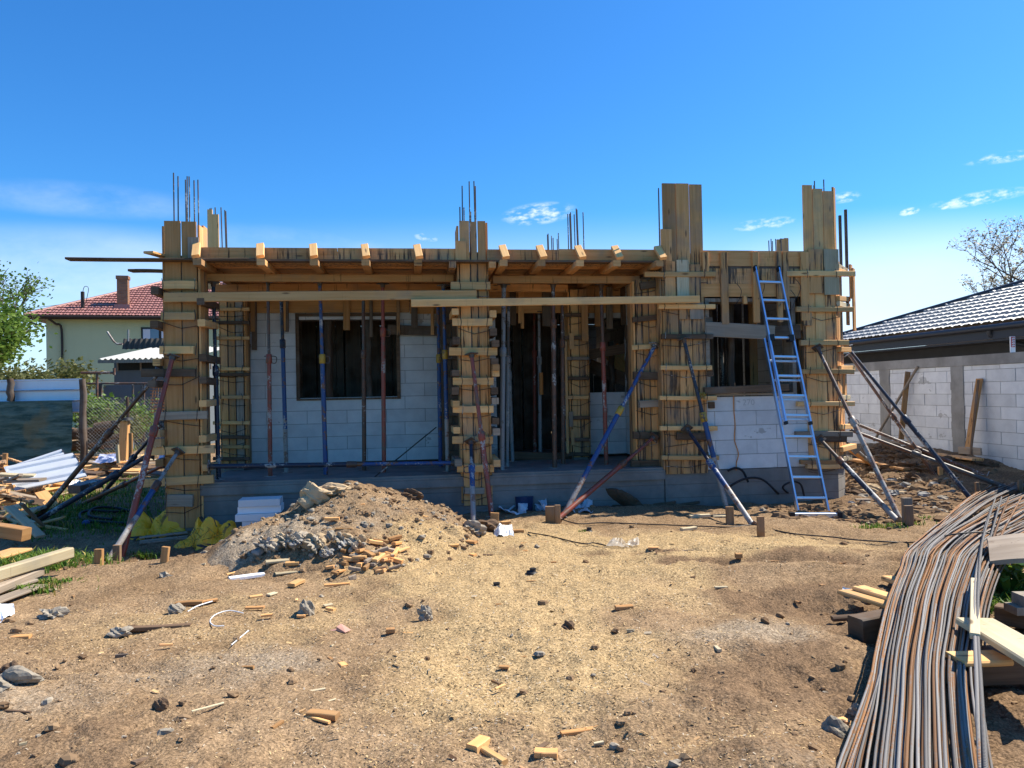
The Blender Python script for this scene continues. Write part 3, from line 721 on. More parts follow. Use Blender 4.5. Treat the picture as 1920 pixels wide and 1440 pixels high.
C2 = column('set back board form joined to the corner form by the red raking prop', bpu(1193, 700, .25), bpu(1247, 700, .25), .25, .55, .56, bpz(1220, 525, .25), (.9, .8, 1.0, 1.0),
   [(1186, 1268, 590, .075, 'old', 10), (1184, 1275, 646, .07, 'pine', 6), (1187, 1272, 707, .11, 'old', -3), (1197, 1276, 756, .10, 'grey', 2), (1187, 1270, 817, .10, 'old', -1), (1183, 1300, 868, .10, 'old', 2), (1200, 1268, 527, .10, 'old', 10)],
   [], [], ff=[0, 0, 0, 0])
zD = bpz(1530, 348, 0)
Dc = column('tall board form at the house corner behind the ladder', 1.11, 1.56, 0, .4, .46, zD, (.9, .95, .95),
   [(1474, 1602, 513.5, .075), (1492, 1598, 580, .07), (1500, 1590, 643, .075, 'pine'), (1503, 1600, 697, .07), (1494, 1601, 757, .065), (1491, 1597, 814, .08, 'grey'), (1534, 1586, 823, .09, 'old'), (1500, 1582, 866, .06, 'stake'), (1512, 1580, 874, .06)],
   [(-1, bpz(1500, y, -.1), -.05, k) for y, k in ((547, 'old'), (612, 'form'), (705, 'form'), (767, 'old'), (826, 'old'))], [(.25, .12, bpz(1540, 347, .1)), (.31, .2, bpz(1546, 340, .2)), (.40, .12, bpz(1556, 336, .1))],
   [(1.03, 1.15, -.051, 2.52, 3.48, 'form'), (1.15, 1.36, -.052, 2.9, 3.52, 'form'), (1.38, 1.60, -.052, 2.88, 3.52, 'pale'), (1.06, 1.18, -.05, 2.45, 2.72, 'form')], ff=[0, .05, .08], stop=3.5, gap=.007)
# sunlit return face of that corner form
for k in range(3):
    a0 = (1.595+.085*k, .02+.085*k); b = MB()
    b.beam(W(a0[0], a0[1], .47), W(a0[0], a0[1], zD-.02-.05*k if k == 0 else 3.5-.12*k), .105, T, (UV_*.7-VV_*.7), rn()); part('board', b, M['form'], Dc)
for i, y in enumerate((500, 508, 560, 570, 655, 690, 745, 800, 842, 860)):
    z = bpz(1590, y, 0); b = MB(); b.beam(W(1.58, -.02, z), W(1.93+R_.uniform(-.03, .06), .30, z+R_.uniform(-.03, .03)), .09, .07, (0, 0, 1), rn(), 0, .005); part('batten', b, M['pine' if i % 3 else 'pale'], Dc)
for (x, y0, y1) in ((1594, 497, 560), (1600, 504, 620), (1588, 560, 610), (1583, 700, 760)):
    u, z0 = BP(x, y1, .25); z1 = bpz(x, y0, .25); b = MB(); b.beam(W(u, .22, z0), W(u, .22, z1), .11, T, (UV_*.7-VV_*.7), rn()); part('board', b, M['form'], Dc)
for (x, y0, y1) in ((1577, 404, 500), (1588, 393, 505)):
    u, z0 = BP(x, y1, .8); z1 = bpz(x, y0, .8); b = MB(); b.beam(W(u, .8, z0), W(u, .8, z1), .036, .03, (VV_.x, VV_.y, 0), rn()); part('board', b, M['old'], Dc)
# columns at the back of the porch
A2 = column('board form at the far end of the porch wall beside the window', bpu(415, 700, 1.55), bpu(458, 700, 1.55), 1.55, 1.85, .57, 3.2, (1, 1, 1.1),
   [(400, 468, y, .05, k) for y, k in ((580, 'pine'), (605, 'old'), (634, 'pine'), (692, 'pine'), (702, 'old'), (745, 'pine'), (793, 'pine'), (820, 'old'), (838, 'pine'), (860, 'old'))], [], [])
for (px, py, dv) in ((396, 391, 1.7), (398.5, 390, 1.75), (406, 389, 1.7), (417, 389, 1.7), (424, 394, 1.75), (426, 396, 1.8)):
    u, z = BP(px, py, dv); b = MB(); b.tube([W(u, dv, 3.2), W(u-.02, dv, z)], .009, 6, rn(.3, .5)); part('rebar', b, M['dsteel'], A2)
for (px, py, w) in ((393.5, 393, .07), (404, 402, .09)):
    u, z = BP(px, py, 1.62); b = MB(); b.beam(W(u, 1.62, 3.2), W(u, 1.62, z), w, T, (VV_.x, VV_.y, 0), rn(.8, .1)); part('board', b, M['pine'], A2)
for k in range(2):                                # plank and battens down its right edge
    u0 = bpu(462, 700, 1.8); b = MB(); b.beam(W(u0, 1.80, .6+.9*k), W(u0+.02, 1.8, 1.5+.9*k), .09, T, (VV_.x, VV_.y, 0), rn()); part('board', b, M['grey' if k == 0 else 'old'], A2)
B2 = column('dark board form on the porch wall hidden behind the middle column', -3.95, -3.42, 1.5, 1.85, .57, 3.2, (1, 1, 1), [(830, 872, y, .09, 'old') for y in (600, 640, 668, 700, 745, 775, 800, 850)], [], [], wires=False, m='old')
C3 = column('board form right of the doorway beside the brown props', bpu(1070, 700, 1.55), bpu(1102, 700, 1.55), 1.55, 1.85, .57, 3.2, (1, 1),
   [(1058, 1104, y, .055, k) for y, k in ((591, 'old'), (633, 'old'), (672, 'grey'), (709, 'old'), (745, 'pine'), (783, 'old'), (824, 'old'), (852, 'old'))], [], [])
for (px, w, y0, y1, kd) in ((1064.5, .035, 640, 850, 'pine'), (1072, .07, 625, 655, 'pine'), (1071, .06, 772, 800, 'grey'), (1074, .05, 805, 835, 'pine'), (1097, .10, 560, 640, 'form')):
    u, za = BP(px, y1, 1.42); z1 = bpz(px, y0, 1.42); b = MB(); b.beam(W(u, 1.42, za), W(u, 1.42, z1), w, .03, (VV_.x, VV_.y, 0), rn()); part('board', b, M[kd], C3)
def starter(label, pts, v, boards=()):
    u0 = BP(pts[0][0], pts[0][1], v)[0]
    t = thing('starter_bars', W(u0, v, 3.35), label, 'starter bars', 'starter bars above the rear columns')
    for i, (px, py) in enumerate(pts):
        vv = v+.12*(i % 3); u, z = BP(px, py, vv); b = MB(); b.tube([W(u, vv, 3.2), W(u-R_.uniform(0, .03), vv, z)], .009, 6, rn(.3, .5)); part('rebar', b, M['dsteel'], t)
    for (px, py, w) in boards:
        u, z = BP(px, py, v+.3); b = MB(); b.beam(W(u, v+.3, 3.2), W(u, v+.3, z), w, T, (VV_.x, VV_.y, 0), rn()); part('board', b, M['form'], t)
starter('short dark starter bars above the roof edge nearer the middle column', [(1027.5, 440), (1030, 438), (1035, 442), (1037.5, 446), (1046, 448), (1048.5, 437)], 3.5)
starter('tall dark starter bars above the roof edge between the two tallest column forms', [(1065, 401), (1070, 401), (1072.5, 398), (1078, 402), (1083, 391), (1085, 393), (1094, 398)], 2.2)
starter('starter bars beside a short board box behind the ladder top', [(1443, 451), (1447, 448), (1449, 452), (1456, 448), (1465, 447)], 3.0, [(1459.5, 449, .07), (1467, 447.5, .10), (1474, 446.5, .08)])
# ============================================================ ROOF SLAB FORMWORK
deck = thing('slab_formwork', W(-4, 1, 3.2), 'timber deck formwork of the roof slab over the porch', 'slab formwork')
b = MB(); hb(b, -7.0, 1.5, .04, 9.0, 3.34, 3.47); part('roof_slab', b, M['conc'], deck, 'raw concrete roof slab behind the edge board')
uE0, uE1 = -7.02, -.96
nseg = [(-7.02, -5.3), (-5.295, -3.74), (-3.36, -2.4), (-2.395, -.97)]
for a, c in nseg:
    b = MB(); hb(b, a, c, -.03, -.002, 3.345, 3.50+R_.uniform(-.006, .006)); part('edge_board', b, M['form'], deck)
v = -.17
while v < 1.9:                                    # deck planks under the slab
    w = R_.choice((.15, .18, .2)); b = MB(); hb(b, -7.05, -.98, v, v+w-.006, 3.305+R_.uniform(-.003, .003), 3.331); part('deck_plank', b, M['form' if v > -.05 else 'old'], deck); v += w
b = MB(); hb(b, -6.7, 1.5, 2.0, 8.9, 3.302, 3.328); part('deck_plank', b, M['old'], deck)
for px, pw, ty in ((372, 14, 463), (491, 16, 463), (590, 16, 463.5), (686.5, 13, 465), (784.5, 11, 465), (944.5, 12, 465), (1014, 12, 466), (1086, 12, 467), (1155, 14, 467), (1235, 15, 468)):
    u = bpu(px+3*(1 if px > 960 else -1)*.2, 500, -.3); z = 3.263
    b = MB(); b.beam(W(u, -.34, z), W(u, 1.9, z+.0), .10, .08, (0, 0, 1), rn(None, .2), 0, .006); part('joist', b, M['form'], deck)
    u2 = bpu(px, 470, -.05); b = MB()            # wedge holding the edge board
    b.beam(W(u2+.01, -.21, 3.352), W(u2-.02, -.042, 3.535), .095, .05, VV_, rn(.9, .0), 0, .005); part('wedge', b, M['pine'], deck)
u = bpu(848, 500, -.1); b = MB(); b.beam(W(u, -.2, 3.263), W(u, 1.9, 3.263), .09, .08, (0, 0, 1), rn()); part('joist', b, M['form'], deck)
u = bpu(922, 500, -.1); b = MB(); b.beam(W(u, -.2, 3.263), W(u, 1.9, 3.263), .09, .08, (0, 0, 1), rn()); part('joist', b, M['form'], deck)
def bearer(xa, xb, ya, yb, v, h, m='form', w=.07):
    b = MB(); b.beam(BW(xa, ya, v), BW(xb, yb, v), w, h, (0, 0, 1), rn(None, .3), 0, .006, 4, .008); part('bearer', b, M[m], deck)
bearer(380, 850, 520.5, 522, .35, .10); bearer(400, 835, 540.5, 539, 1.15, .10); bearer(924, 1198, 524.5, 525, .35, .105); bearer(918, 1064, 540, 541, 1.15, .11)
# beam side boards above the porch wall, with hangers
lint = thing('lintel_formwork', W(-5, 1.9, 2.9), 'stained beam boards with hanging battens above the porch window', 'beam formwork', 'beam forms over the openings')
for a, c, z0, z1 in ((-6.9, -4.4, 2.875, 3.06), (-4.39, -1.0, 2.85, 3.06), (-6.9, -1.0, 3.065, 3.29)):
    b = MB(); hb(b, a, c, 1.865, 1.892, z0, z1); part('board', b, M['form'], lint)
for px, y1, w, kd in ((474, 622, .07, 'form'), (477, 656, .07, 'old'), (533, 620, .06, 'form'), (538, 622, .05, 'old'), (650, 619, .10, 'form'), (696, 632, .05, 'old'), (747, 629, .05, 'form'), (777, 615, .10, 'old'), (811, 628, .055, 'form'), (962, 610, .10, 'old'), (974, 606, .04, 'form'), (979.5, 616, .05, 'form'), (1025, 612, .14, 'old'), (1121, 612, .10, 'form'), (1143, 617, .10, 'grey'), (1169, 610, .09, 'old'), (1085, 606, .05, 'form')):
    u, z0 = BP(px, y1, 1.83); b = MB(); b.beam(W(u, 1.83, z0), W(u+.01, 1.84, 3.26), w, .045, (VV_.x, VV_.y, 0), rn(), 0, .005); part('hanger', b, M[kd], lint)
b = MB(); b.beam(BW(727, 618, 1.86), BW(862, 622, 1.86), .04, .15, (0, 0, 1), rn()); part('board', b, M['old'], lint)
lin2 = thing('lintel_formwork', W(.4, 0, 2.8), 'two broad beam boards streaked with cement behind the ladder top', 'beam formwork', 'beam forms over the openings')
for a, c, z0, z1 in ((-.42, .35, 3.285, 3.50), (.355, 1.13, 3.285, 3.497), (-.42, .6, 3.04, 3.25), (.605, 1.13, 3.04, 3.25), (-.42, 1.1, 2.86, 3.037)):
    b = MB(); hb(b, a, c, -.028, -.003, z0, z1); part('board', b, M['form'], lin2)
b = MB(); hb(b, -.42, 1.1, -.022, -.002, 3.252, 3.283); part('joint_strip', b, M['old'], lin2)
b = MB(); hb(b, -.42, 1.1, .01, .2, 2.87, 3.46); part('concrete_beam', b, M['conc'], lin2)
for px, y0, y1, w, kd in ((1359.5, 473.5, 608, .105, 'form'), (1418.5, 473, 605, .09, 'form'), (1462.5, 472, 604, .075, 'form'), (1474, 473, 580, .085, 'form'), (1323, 473, 512, .09, 'form'), (1397, 555, 570, .06, 'form')):
    u, z0 = BP(px, y1, -.05); z1 = bpz(px, y0, -.05); b = MB(); b.beam(W(u, -.055, z0), W(u, -.05, z1), w, .045, (VV_.x, VV_.y, 0), rn(), 0, .005); part('hanger', b, M[kd], lin2)
for k in range(5):
    u = R_.uniform(-.2, 1.0); z = R_.uniform(2.9, 3.4); w = MB(); w.tube(sag([W(u, -.085, z), W(u+.06, -.1, z-.1), W(u+.03, -.09, z-.22), W(u-.03, -.085, z-.3)], 4), .0045, 5); part('tie_wire', w, M['wire'], lin2)
# loose planks nailed across the fronts
def plank(p0, p1, w, h, m, label, group=None, up=(0, 0, 1), name='plank', cat='plank', warp=.008, c=.005, col=None, segs=6):
    b = MB(); b.beam(p0, p1, w, h, up, col or rn(None, .2), 0, c, segs, warp); return solo(name, b, M[m], label, cat, group)
plank(BW(308, 558, -.13), BW(893, 553, -.13), .05, .118, 'pine', 'upper long pine plank nailed across the two left columns', 'long planks across the porch front')
plank(BW(771, 568.5, -.185), BW(1311, 561, -.13), .05, .098, 'pine', 'lower long pine plank running from the middle column to the tallest one', 'long planks across the porch front')
plank(BW(127, 486, -.1), BW(480, 487.5, -.1), .16, .026, 'old', 'thin plank jutting far out past the porch corner under the sky', up=(0, 0, 1))
plank(BW(245, 508, .3), BW(330, 510, .2), .14, .03, 'old', 'short dark plank end jutting from the porch corner below the long one')
plank(BW(278, 473, -.3), BW(330, 489, .4), .12, .03, 'pine', 'short tilted plank end resting on the jutting long plank')
plank(BW(1322, 617, -.05), BW(1452, 624, -.05), .03, .20, 'grey', 'weathered grey board nailed across the opening behind the ladder')
plank(BW(1452, 624.5, -.045), BW(1500, 622, -.045), .03, .19, 'old', 'short weathered board end between ladder and corner form', segs=2)
plank(BW(1320, 733, -.06), BW(1478, 726, -.06), .06, .10, 'old', 'dark sill plank on top of the block parapet behind the ladder')
plank(BW(940, 853, 1.75), BW(1103, 856, 1.75), .10, .12, 'old', 'dark threshold timber lying across the doorway')
plank(BW(1102, 665, 2.0), BW(1195, 650, 1.9), .04, .16, 'old', 'crooked board crossing the small opening beside the blue raking prop')
plank(BW(1105, 685, 2.5), BW(1195, 720, 2.2), .05, .22, 'old', 'broad dark board sloping inside the small opening')
plank(BW(1145, 655, 3.6), BW(1190, 706, 3.6), .05, .35, 'form', 'reddish shutter board leaning inside the room')
plank(BW(1172, 712, 2.35), BW(1184, 672, 2.35), .03, .07, 'pale', 'pale batten standing inside the small opening', segs=2)
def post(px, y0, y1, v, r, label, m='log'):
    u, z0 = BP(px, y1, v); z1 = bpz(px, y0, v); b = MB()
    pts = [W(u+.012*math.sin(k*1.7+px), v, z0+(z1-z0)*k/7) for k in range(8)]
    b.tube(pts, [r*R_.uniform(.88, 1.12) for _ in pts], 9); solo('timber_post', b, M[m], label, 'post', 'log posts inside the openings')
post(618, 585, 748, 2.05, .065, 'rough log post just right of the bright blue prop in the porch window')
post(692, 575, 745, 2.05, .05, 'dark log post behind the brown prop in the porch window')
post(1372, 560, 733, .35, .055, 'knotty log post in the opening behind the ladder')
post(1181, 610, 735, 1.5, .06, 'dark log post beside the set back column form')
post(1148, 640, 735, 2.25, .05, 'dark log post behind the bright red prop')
for k, (px, py, v, z) in enumerate(((1352, 600, 1.6, 2.9), (1480, 600, 1.2, 2.9), (1330, 640, .6, 2.8))):
    u = BP(px, py, v)[0]; b = MB(); b.tube([W(u, v, FZ), W(u, v, z)], .03, 8); solo('shoring_prop', b, M['dsteel'], ('thin dark prop far inside the room behind the log post', 'dark prop inside the room just behind the ladder', 'dim grey stud right beside the tallest column form')[k], 'prop')
plank(W(.38, 1.6, 1.6), W(.38, 1.62, 2.85), .08, .04, 'grey', 'grey stud standing in the dim room behind the ladder', up=(0, 1, 0))
plank(W(.9, 1.2, .9), W(.9, 1.2, 2.9), .12, .04, 'form', 'pale board standing inside the room behind the ladder', up=(0, 1, 0))

for (a0, a1, v_, z1_) in ((-6.4, -4.2, 3.2, 3.25), (-3.0, -1.2, 3.4, 3.25), (.25, 1.2, 2.0, 3.25), (-1.6, -.7, 3.9, 2.0)):  # dark boards added to blacken the openings, besides the planks behind the door
    x_ = a0
    while x_ < a1:
        w_ = R_.uniform(.12, .2); b = MB(); b.beam(W(x_, v_, FZ), W(x_+R_.uniform(-.02, .02), v_, z1_-R_.uniform(0, .12)), w_-.01, .025, (VV_.x, VV_.y, 0), rn(.3, .8)); solo('gloom_board', b, M['log'], 'dark board put inside the house to deepen the gloom behind the openings', 'board', 'dark boards added behind the openings'); x_ += w_
# ============================================================ TELESCOPIC PROPS
def prop(label, p0, p1, lo, up, split=.55, r=.03, ri=.024, collar=None, group=None, base=True, head=True, foot=None, splash=False, curl=True):
    p0, p1 = Vector(p0), Vector(p1); a = (p1-p0); L = a.length; a /= L
    t = thing('shoring_prop', p0, label, 'prop', group)
    ps = p0+a*(L*split); s = a.orthogonal().normalized(); q = a.cross(s)
    def line(x, y, n=4): return [x+(y-x)*(k/n) for k in range(n+1)]
    if splash:
        pm = p0+a*(L*splash); b = MB(); b.tube(line(p0, pm), r*1.02, 12, rn(.5, .2)); part('tube_end', b, M['cast'], t, 'pale cement crusted lower end')
        b = MB(); b.tube(line(pm, ps), r, 12, rn(.5, .35)); part('outer_tube', b, M[lo], t)
    else:
        b = MB(); b.tube(line(p0, ps), r, 12, rn(.5, .45)); part('outer_tube', b, M[lo], t)
    b = MB(); b.tube(line(ps-a*.05, p1), ri, 10, rn(.5, .6)); part('inner_tube', b, M[up], t)
    b = MB(); b.tube([ps-a*.10, ps-a*.09, ps+a*.02, ps+a*.03], [r*1.05, r*1.35, r*1.35, r*1.1], 12, rn(.6, .4)); part('collar', b, M[collar or lo], t)
    if curl:
        w = s*math.cos(L*7)+q*math.sin(L*7); w2 = w*.6-q*.3; b = MB()
        b.tube(sag([ps-w*.06, ps+w*.07, ps+w*.10-a*.03, ps+w*.085-a*.09, ps+w*.04-a*.09], 4), .006, 6); part('handle', b, M['dsteel'], t)
    if head:
        b = MB(); b.beam(p1-a*.004, p1+a*.008, .13, .13, q); b.tube([p1-a*.05, p1], [ri*1.2, ri*1.6], 8); part('head_plate', b, M['dsteel'], t)
    if base:
        b = MB(); b.beam(p0-a*.008, p0+a*.004, .12, .12, q); part('base_plate', b, M['cast'], t)
    return t
GV, GR = 'upright props under the porch deck', 'raking props bracing the column forms'
def vprop(label, x0, y0, x1, y1, v, lo, up, ys, **k):
    u0 = BP(x0, y0, v)[0]; u1 = BP(x1, y1, v)[0]; z1 = BP(x1, y1, v)[1]; z0 = PZ if v < 2.0 else FZ
    zsplit = BP((x0+x1)/2, ys, v)[1]
    prop(label, W(u0, v, z0), W(u1, v+.02, z1), lo, up, (zsplit-z0)/(z1-z0), group=GV, **k)
vprop('dark navy upright prop closest to the porch corner column', 410, 900, 399, 530, .35, 'navy', 'navy', 690, curl=False)
vprop('thin upright prop with a red lower tube between corner and window', 507, 895, 502, 528, .55, 'red', 'dsteel', 668, r=.029, ri=.02, collar='red')
vprop('dark blue upright prop with a looped handle close to the window jamb', 537, 885, 527, 560, 1.0, 'blue', 'navy', 640, collar='navy', splash=.25)
vprop('bright blue upright prop with a yellow collar before the porch window', 611, 893, 599.5, 529, .5, 'blue', 'blue', 668, collar='yellow', r=.031)
vprop('brown upright prop before the middle of the porch window', 683, 880, 681, 552, .95, 'rust', 'dsteel', 660, curl=False)
vprop('red paint-chipped upright prop before the window edge nearest the middle column', 720, 885, 717.5, 532, .6, 'red', 'red', 618, collar='red')
vprop('plain blue upright prop with yellow collar, the farther of the pair by the middle column', 826, 868, 821, 560, 1.15, 'blue', 'blue', 668, collar='yellow', curl=True)
vprop('spotted blue upright prop of the pair nearest the middle column', 840, 893, 831.5, 535, .45, 'blue', 'blue', 660, collar='yellow', splash=.28)
vprop('thick grey upright prop just beside the middle column', 941, 878, 945, 533, .4, 'steel', 'steel', 655, r=.036, ri=.031)
vprop('thinner grey prop right behind the thick grey one', 951, 868, 954, 560, .85, 'steel', 'dsteel', 670, r=.026, ri=.022)
vprop('leaning grey prop in the dark doorway', 961, 850, 953, 640, 1.6, 'steel', 'steel', 700, curl=False)
vprop('dim red prop deep inside the dark doorway', 1003, 845, 1002, 580, 2.6, 'red', 'red', 660, curl=False)
vprop('grey prop with an orange sticker inside the doorway', 1013, 848, 1011, 585, 1.9, 'steel', 'steel', 672)
vprop('brown rusty upright prop at the doorway edge', 1040, 877, 1037.5, 532, .45, 'rust', 'rust', 602, r=.034, ri=.028, curl=False)
vprop('peeling red-brown upright prop beside the doorway column', 1056, 868, 1054.5, 560, .95, 'rust', 'rust', 640, r=.032, curl=False)
vprop('bright red upright prop before the small opening', 1137, 870, 1127.5, 533, .6, 'red', 'rust', 645, r=.031, ri=.027, curl=False)
b = MB(); b.tube([W(BP(1015, 730, 1.86)[0], 1.86, z) for z in (1.55, 1.9)], .0325, 10); solo('paper_label', b, M['orange'], 'worn orange sticker wrapped round a grey prop in the doorway', 'sticker')
prop('blue prop lying level across the porch front at knee height', BW(392, 874.5, -.1), BW(852, 868, .0), 'navy', 'blue', .58, group='props lashed level', collar='rust', curl=False, r=.031, ri=.027)
def base_at(px, py, d=0.0): return GTH(px, py)+Vector((0, 0, d))
def rake(label, bx, by, tx, ty, v, lo, up, split, **k):
    prop(label, base_at(bx, by), BW(tx, ty, v), lo, up, split, group=GR, **k)
rake('red raking prop with a bleached foot braced to the corner column', 228, 1046, 324, 668, -.12, 'red', 'red', .62, r=.036, ri=.029)
rake('short blue raking prop with a pale foot crossing behind the red one', 203, 1052, 334, 846, -.12, 'blue', 'steel', .68, r=.034, splash=.38, collar='rust')
rake('long dark brown raking prop reaching down into the scrap wood pile', 70, 972, 300, 697, .25, 'rust', 'rust', .6, r=.034, curl=False)
rake('dark navy raking prop ending beside the long brown one', 66, 980, 282, 851, .3, 'navy', 'navy', .72, r=.036, ri=.03, curl=False)
rake('second dark navy raking prop steeper and farther behind', 182, 938, 306, 793, .6, 'navy', 'navy', .6, r=.032, curl=False)
rake('low red-brown raking prop lying in the shaded grass', 150, 948, 312, 870, .4, 'rust', 'red', .55, r=.03, curl=False)
rake('red raking prop with a sunlit shaft braced to the middle column', 922, 968, 884, 664, -.12, 'red', 'red', .5, r=.034, ri=.026)
rake('short blue and white raking prop against the foot of the middle column', 888, 982, 883, 828, -.12, 'blue', 'navy', .68, r=.032, splash=.42)
rake('long blue raking prop with a yellow collar leaning left of the tallest column', 1056, 968, 1228, 648, .12, 'blue', 'blue', .60, r=.033, ri=.027, collar='yellow', splash=.2)
rake('low red raking prop crossing under the long blue one', 1046, 974, 1226, 820, .12, 'red', 'red', .66, r=.032, collar='rust')
rake('steep blue raking prop wrapped in wire at the tallest column', 1363, 956, 1282, 636, -.12, 'blue', 'navy', .55, r=.033, splash=.3, collar='yellow')
rake('short blue raking prop low on the tallest column', 1412, 986, 1288, 804, -.12, 'blue', 'navy', .62, r=.033, splash=.35, curl=False)
rake('brown-red raking prop braced to the house corner form', 1688, 976, 1533, 652, -.12, 'cast', 'rust', .55, r=.032, ri=.025)
rake('grey-blue short raking prop low on the house corner form', 1684, 978, 1538, 824, -.12, 'navy', 'dsteel', .72, r=.034, collar='rust', splash=.28)
rake('long dark blue raking prop reaching farthest out over bare soil', 1822, 938, 1589, 652, .35, 'navy', 'navy', .52, r=.033, curl=False)
rake('rusty raking prop just behind the long dark blue one', 1754, 894, 1592, 664, 1.2, 'rust', 'rust', .5, r=.03)
rake('rusty low raking prop ending beside a stake at the yard edge', 1905, 922, 1594, 806, .6, 'dsteel', 'rust', .6, r=.034)
rake('thin rusty low raking prop behind the other low one', 1850, 893, 1594, 790, 1.6, 'rust', 'rust', .5, r=.028, curl=False)
rake('short pale raking tube low behind the corner form', 1642, 876, 1604, 842, .9, 'steel', 'steel', .5, r=.025, curl=False)
# wire wound round the steep blue prop
b = MB(); c = BW(1312, 742, -.1); b.tube([c+Vector((.07*math.cos(k*1.3)*R_.uniform(.5, 1.2), -.05+.05*math.sin(k*.9), .05*math.sin(k*2.1))) for k in range(46)], .0045, 5)
solo('tie_wire', b, M['yellow'], 'tangle of yellowish tie wire round the steep blue prop', 'wire')
b = MB(); b.tube([BW(684, 909, .0), BW(752, 855, .2), BW(818, 801, .4)], .009, 6, rn(.2, .5)); solo('steel_rod', b, M['wire'], 'thin dark rod slanting up from the heap across the porch', 'rod')
# stakes hammered in at the feet of the raking props
def stake(px, py0, py1, wpx, label, m='stake', lean=0.0, dpx=0, rot=0):
    p = GTH(px, py0); Y = p.y; k = Y/F; h = (py0-py1)*k; w = wpx*k
    b = MB(); b.beam(p-Vector((0, 0, .12)), p+Vector((lean, .01, h)), w, max(.045, w*.55), (0, 1, .0) if not rot else (math.sin(rot), math.cos(rot), 0), rn(), 0, .004)
    return solo('wooden_stake', b, M[m], label, 'stake', 'stakes at the feet of the raking props')
stake(185, 1064, 1030, 15, 'thin dark stake nearest the timber beam, by the pale prop foot')
stake(219, 1056, 1023, 14, 'light topped stake between the red and pale prop feet')
stake(305, 1053, 1026, 13, 'lone dark stake on the dirt ridge between grass and yellow sacks', lean=.03)
stake(890, 998, 979, 14, 'dark stake at the foot of the blue and white prop')
stake(925, 990, 962, 16, 'dark leaning stake at the foot of the red sunlit prop', lean=.02)
stake(1034, 979, 950, 22, 'broad split stake beside the crossing blue and red prop feet')
stake(1046, 981, 948, 10, 'thin bright stake touching the crossing blue and red prop feet')
stake(1369, 981, 951, 14, 'tall square stake behind the foot of the short blue prop')
stake(1427, 1001, 969, 13, 'square stake right in front of the short blue prop foot')
stake(1702, 980, 934, 17, 'grey mushroomed stake by the corner form prop feet', 'grey')
stake(1705, 986, 949, 15, 'square dark stake in front of the mushroomed one', 'stake')
stake(1833, 930, 905, 6, 'thin stake at the foot of the longest dark blue prop')
stake(1914, 932, 902, 7, 'thin stake at the end of the rusty low prop')
stake(1764, 896, 876, 8, 'pale stake beside the rusty raking prop foot', 'form')
# ============================================================ LADDER
lad = thing('extension_ladder', GT(1527, 966), 'aluminium extension ladder, blue sky reflection put in its colour, leaning against the beam boards', 'ladder')
LB0, LB1 = GT(1497, 964), GT(1554, 964)
LT0, LT1 = BW(1412, 504, -.13), BW(1455, 508, -.13)
ax = ((LT0+LT1)/2-(LB0+LB1)/2); Ls = ax.length; axn = ax.normalized(); sd = (LB1-LB0).normalized(); nr = sd.cross(axn).normalized()
if nr.y > 0: nr = -nr
cB = (LB0+LB1)/2; wl = (LB1-LB0).length/2
def lp(t, s, o): return cB+axn*(Ls*t)+sd*(s)+nr*o
tU = .355
def stile(t0, t1, s, o, name='stile'):
    b = MB(); b.beam(lp(t0, s, o), lp(t1, s, o), .022, .062, nr, rn(.5, .5), 0, .004); part(name, b, M['alu'], lad)
wu = wl-.035
for s in (-1, 1):
    stile(.0, .70, s*wl, 0); stile(tU, 1.0, s*wu, .075)
for k in range(12):
    t = .062+k*.0795
    if t > 1: break
    o, w = (.075, wu) if t > tU else (0, wl)
    b = MB(); b.beam(lp(t, -w, o), lp(t, w, o), .032, .030, nr, rn(.6, .5), 0, .005); part('rung', b, M['rung'], lad)
    if tU < t < .68:
        b = MB(); b.beam(lp(t-.012, -wl, 0), lp(t-.012, wl, 0), .03, .028, nr, rn(.6, .5), 0, .005); part('rung', b, M['rung'], lad)
for s in (-1, 1):
    b = MB(); b.beam(lp(.685, s*wu-s*.03, .05), lp(.71, s*wu-s*.03, .06), .06, .12, nr); part('bracket', b, M['black'], lad)
    b = MB(); b.beam(lp(.985, s*wu, .07), lp(1.006, s*wu, .07), .034, .07, nr); part('end_cap', b, M['black'], lad)
    b = MB(); b.beam(lp(tU-.012, s*wu, .075), lp(tU, s*wu, .075), .03, .066, nr); part('end_cap', b, M['black'], lad)
b = MB(); b.beam(GT(1484, 966, .03)+Vector((0, -.03, 0)), GT(1570, 966, .03)+Vector((0, -.03, 0)), .05, .07, (0, 0, 1), rn(.6, .5), 0, .006); part('foot_bar', b, M['alu'], lad)
for px in (1483, 1571):
    b = MB(); q = GT(px, 966, .03); b.beam(q+Vector((-.03, -.03, 0)), q+Vector((.03, -.03, 0)), .062, .082, (0, 0, 1)); part('foot_cap', b, M['black'], lad)
# ============================================================ REBAR BUNDLE
SP = [(.43, .7, .20, .16), (.69, 1.2, .16, .17), (1.04, 1.85, .13, .20), (1.44, 2.63, .122, .22), (1.78, 3.25, .13, .22), (2.06, 3.75, .15, .23), (2.34, 4.2, .172, .25), (2.68, 4.74, .20, .27), (3.13, 5.4, .22, .30), (3.48, 5.9, .225, .34), (4.10, 6.65, .20, .38), (4.95, 7.6, .15, .44), (6.0, 8.7, .12, .52), (7.2, 9.75, .11, .62), (8.4, 10.6, .11, .7)]
def spine(t):
    n = len(SP)-1; x = min(max(t, 0), .99999)*n; i = int(x); f = x-i
    def g(k, j): return SP[min(max(k, 0), n)][j]
    o = []
    for j in range(4):
        a, b_, c, d = g(i-1, j), g(i, j), g(i+1, j), g(i+2, j)
        o.append(.5*(2*b_+(c-a)*f+(2*a-5*b_+4*c-d)*f*f+(3*b_-a-3*c+d)*f**3))
    return o
rr = random.Random(4)
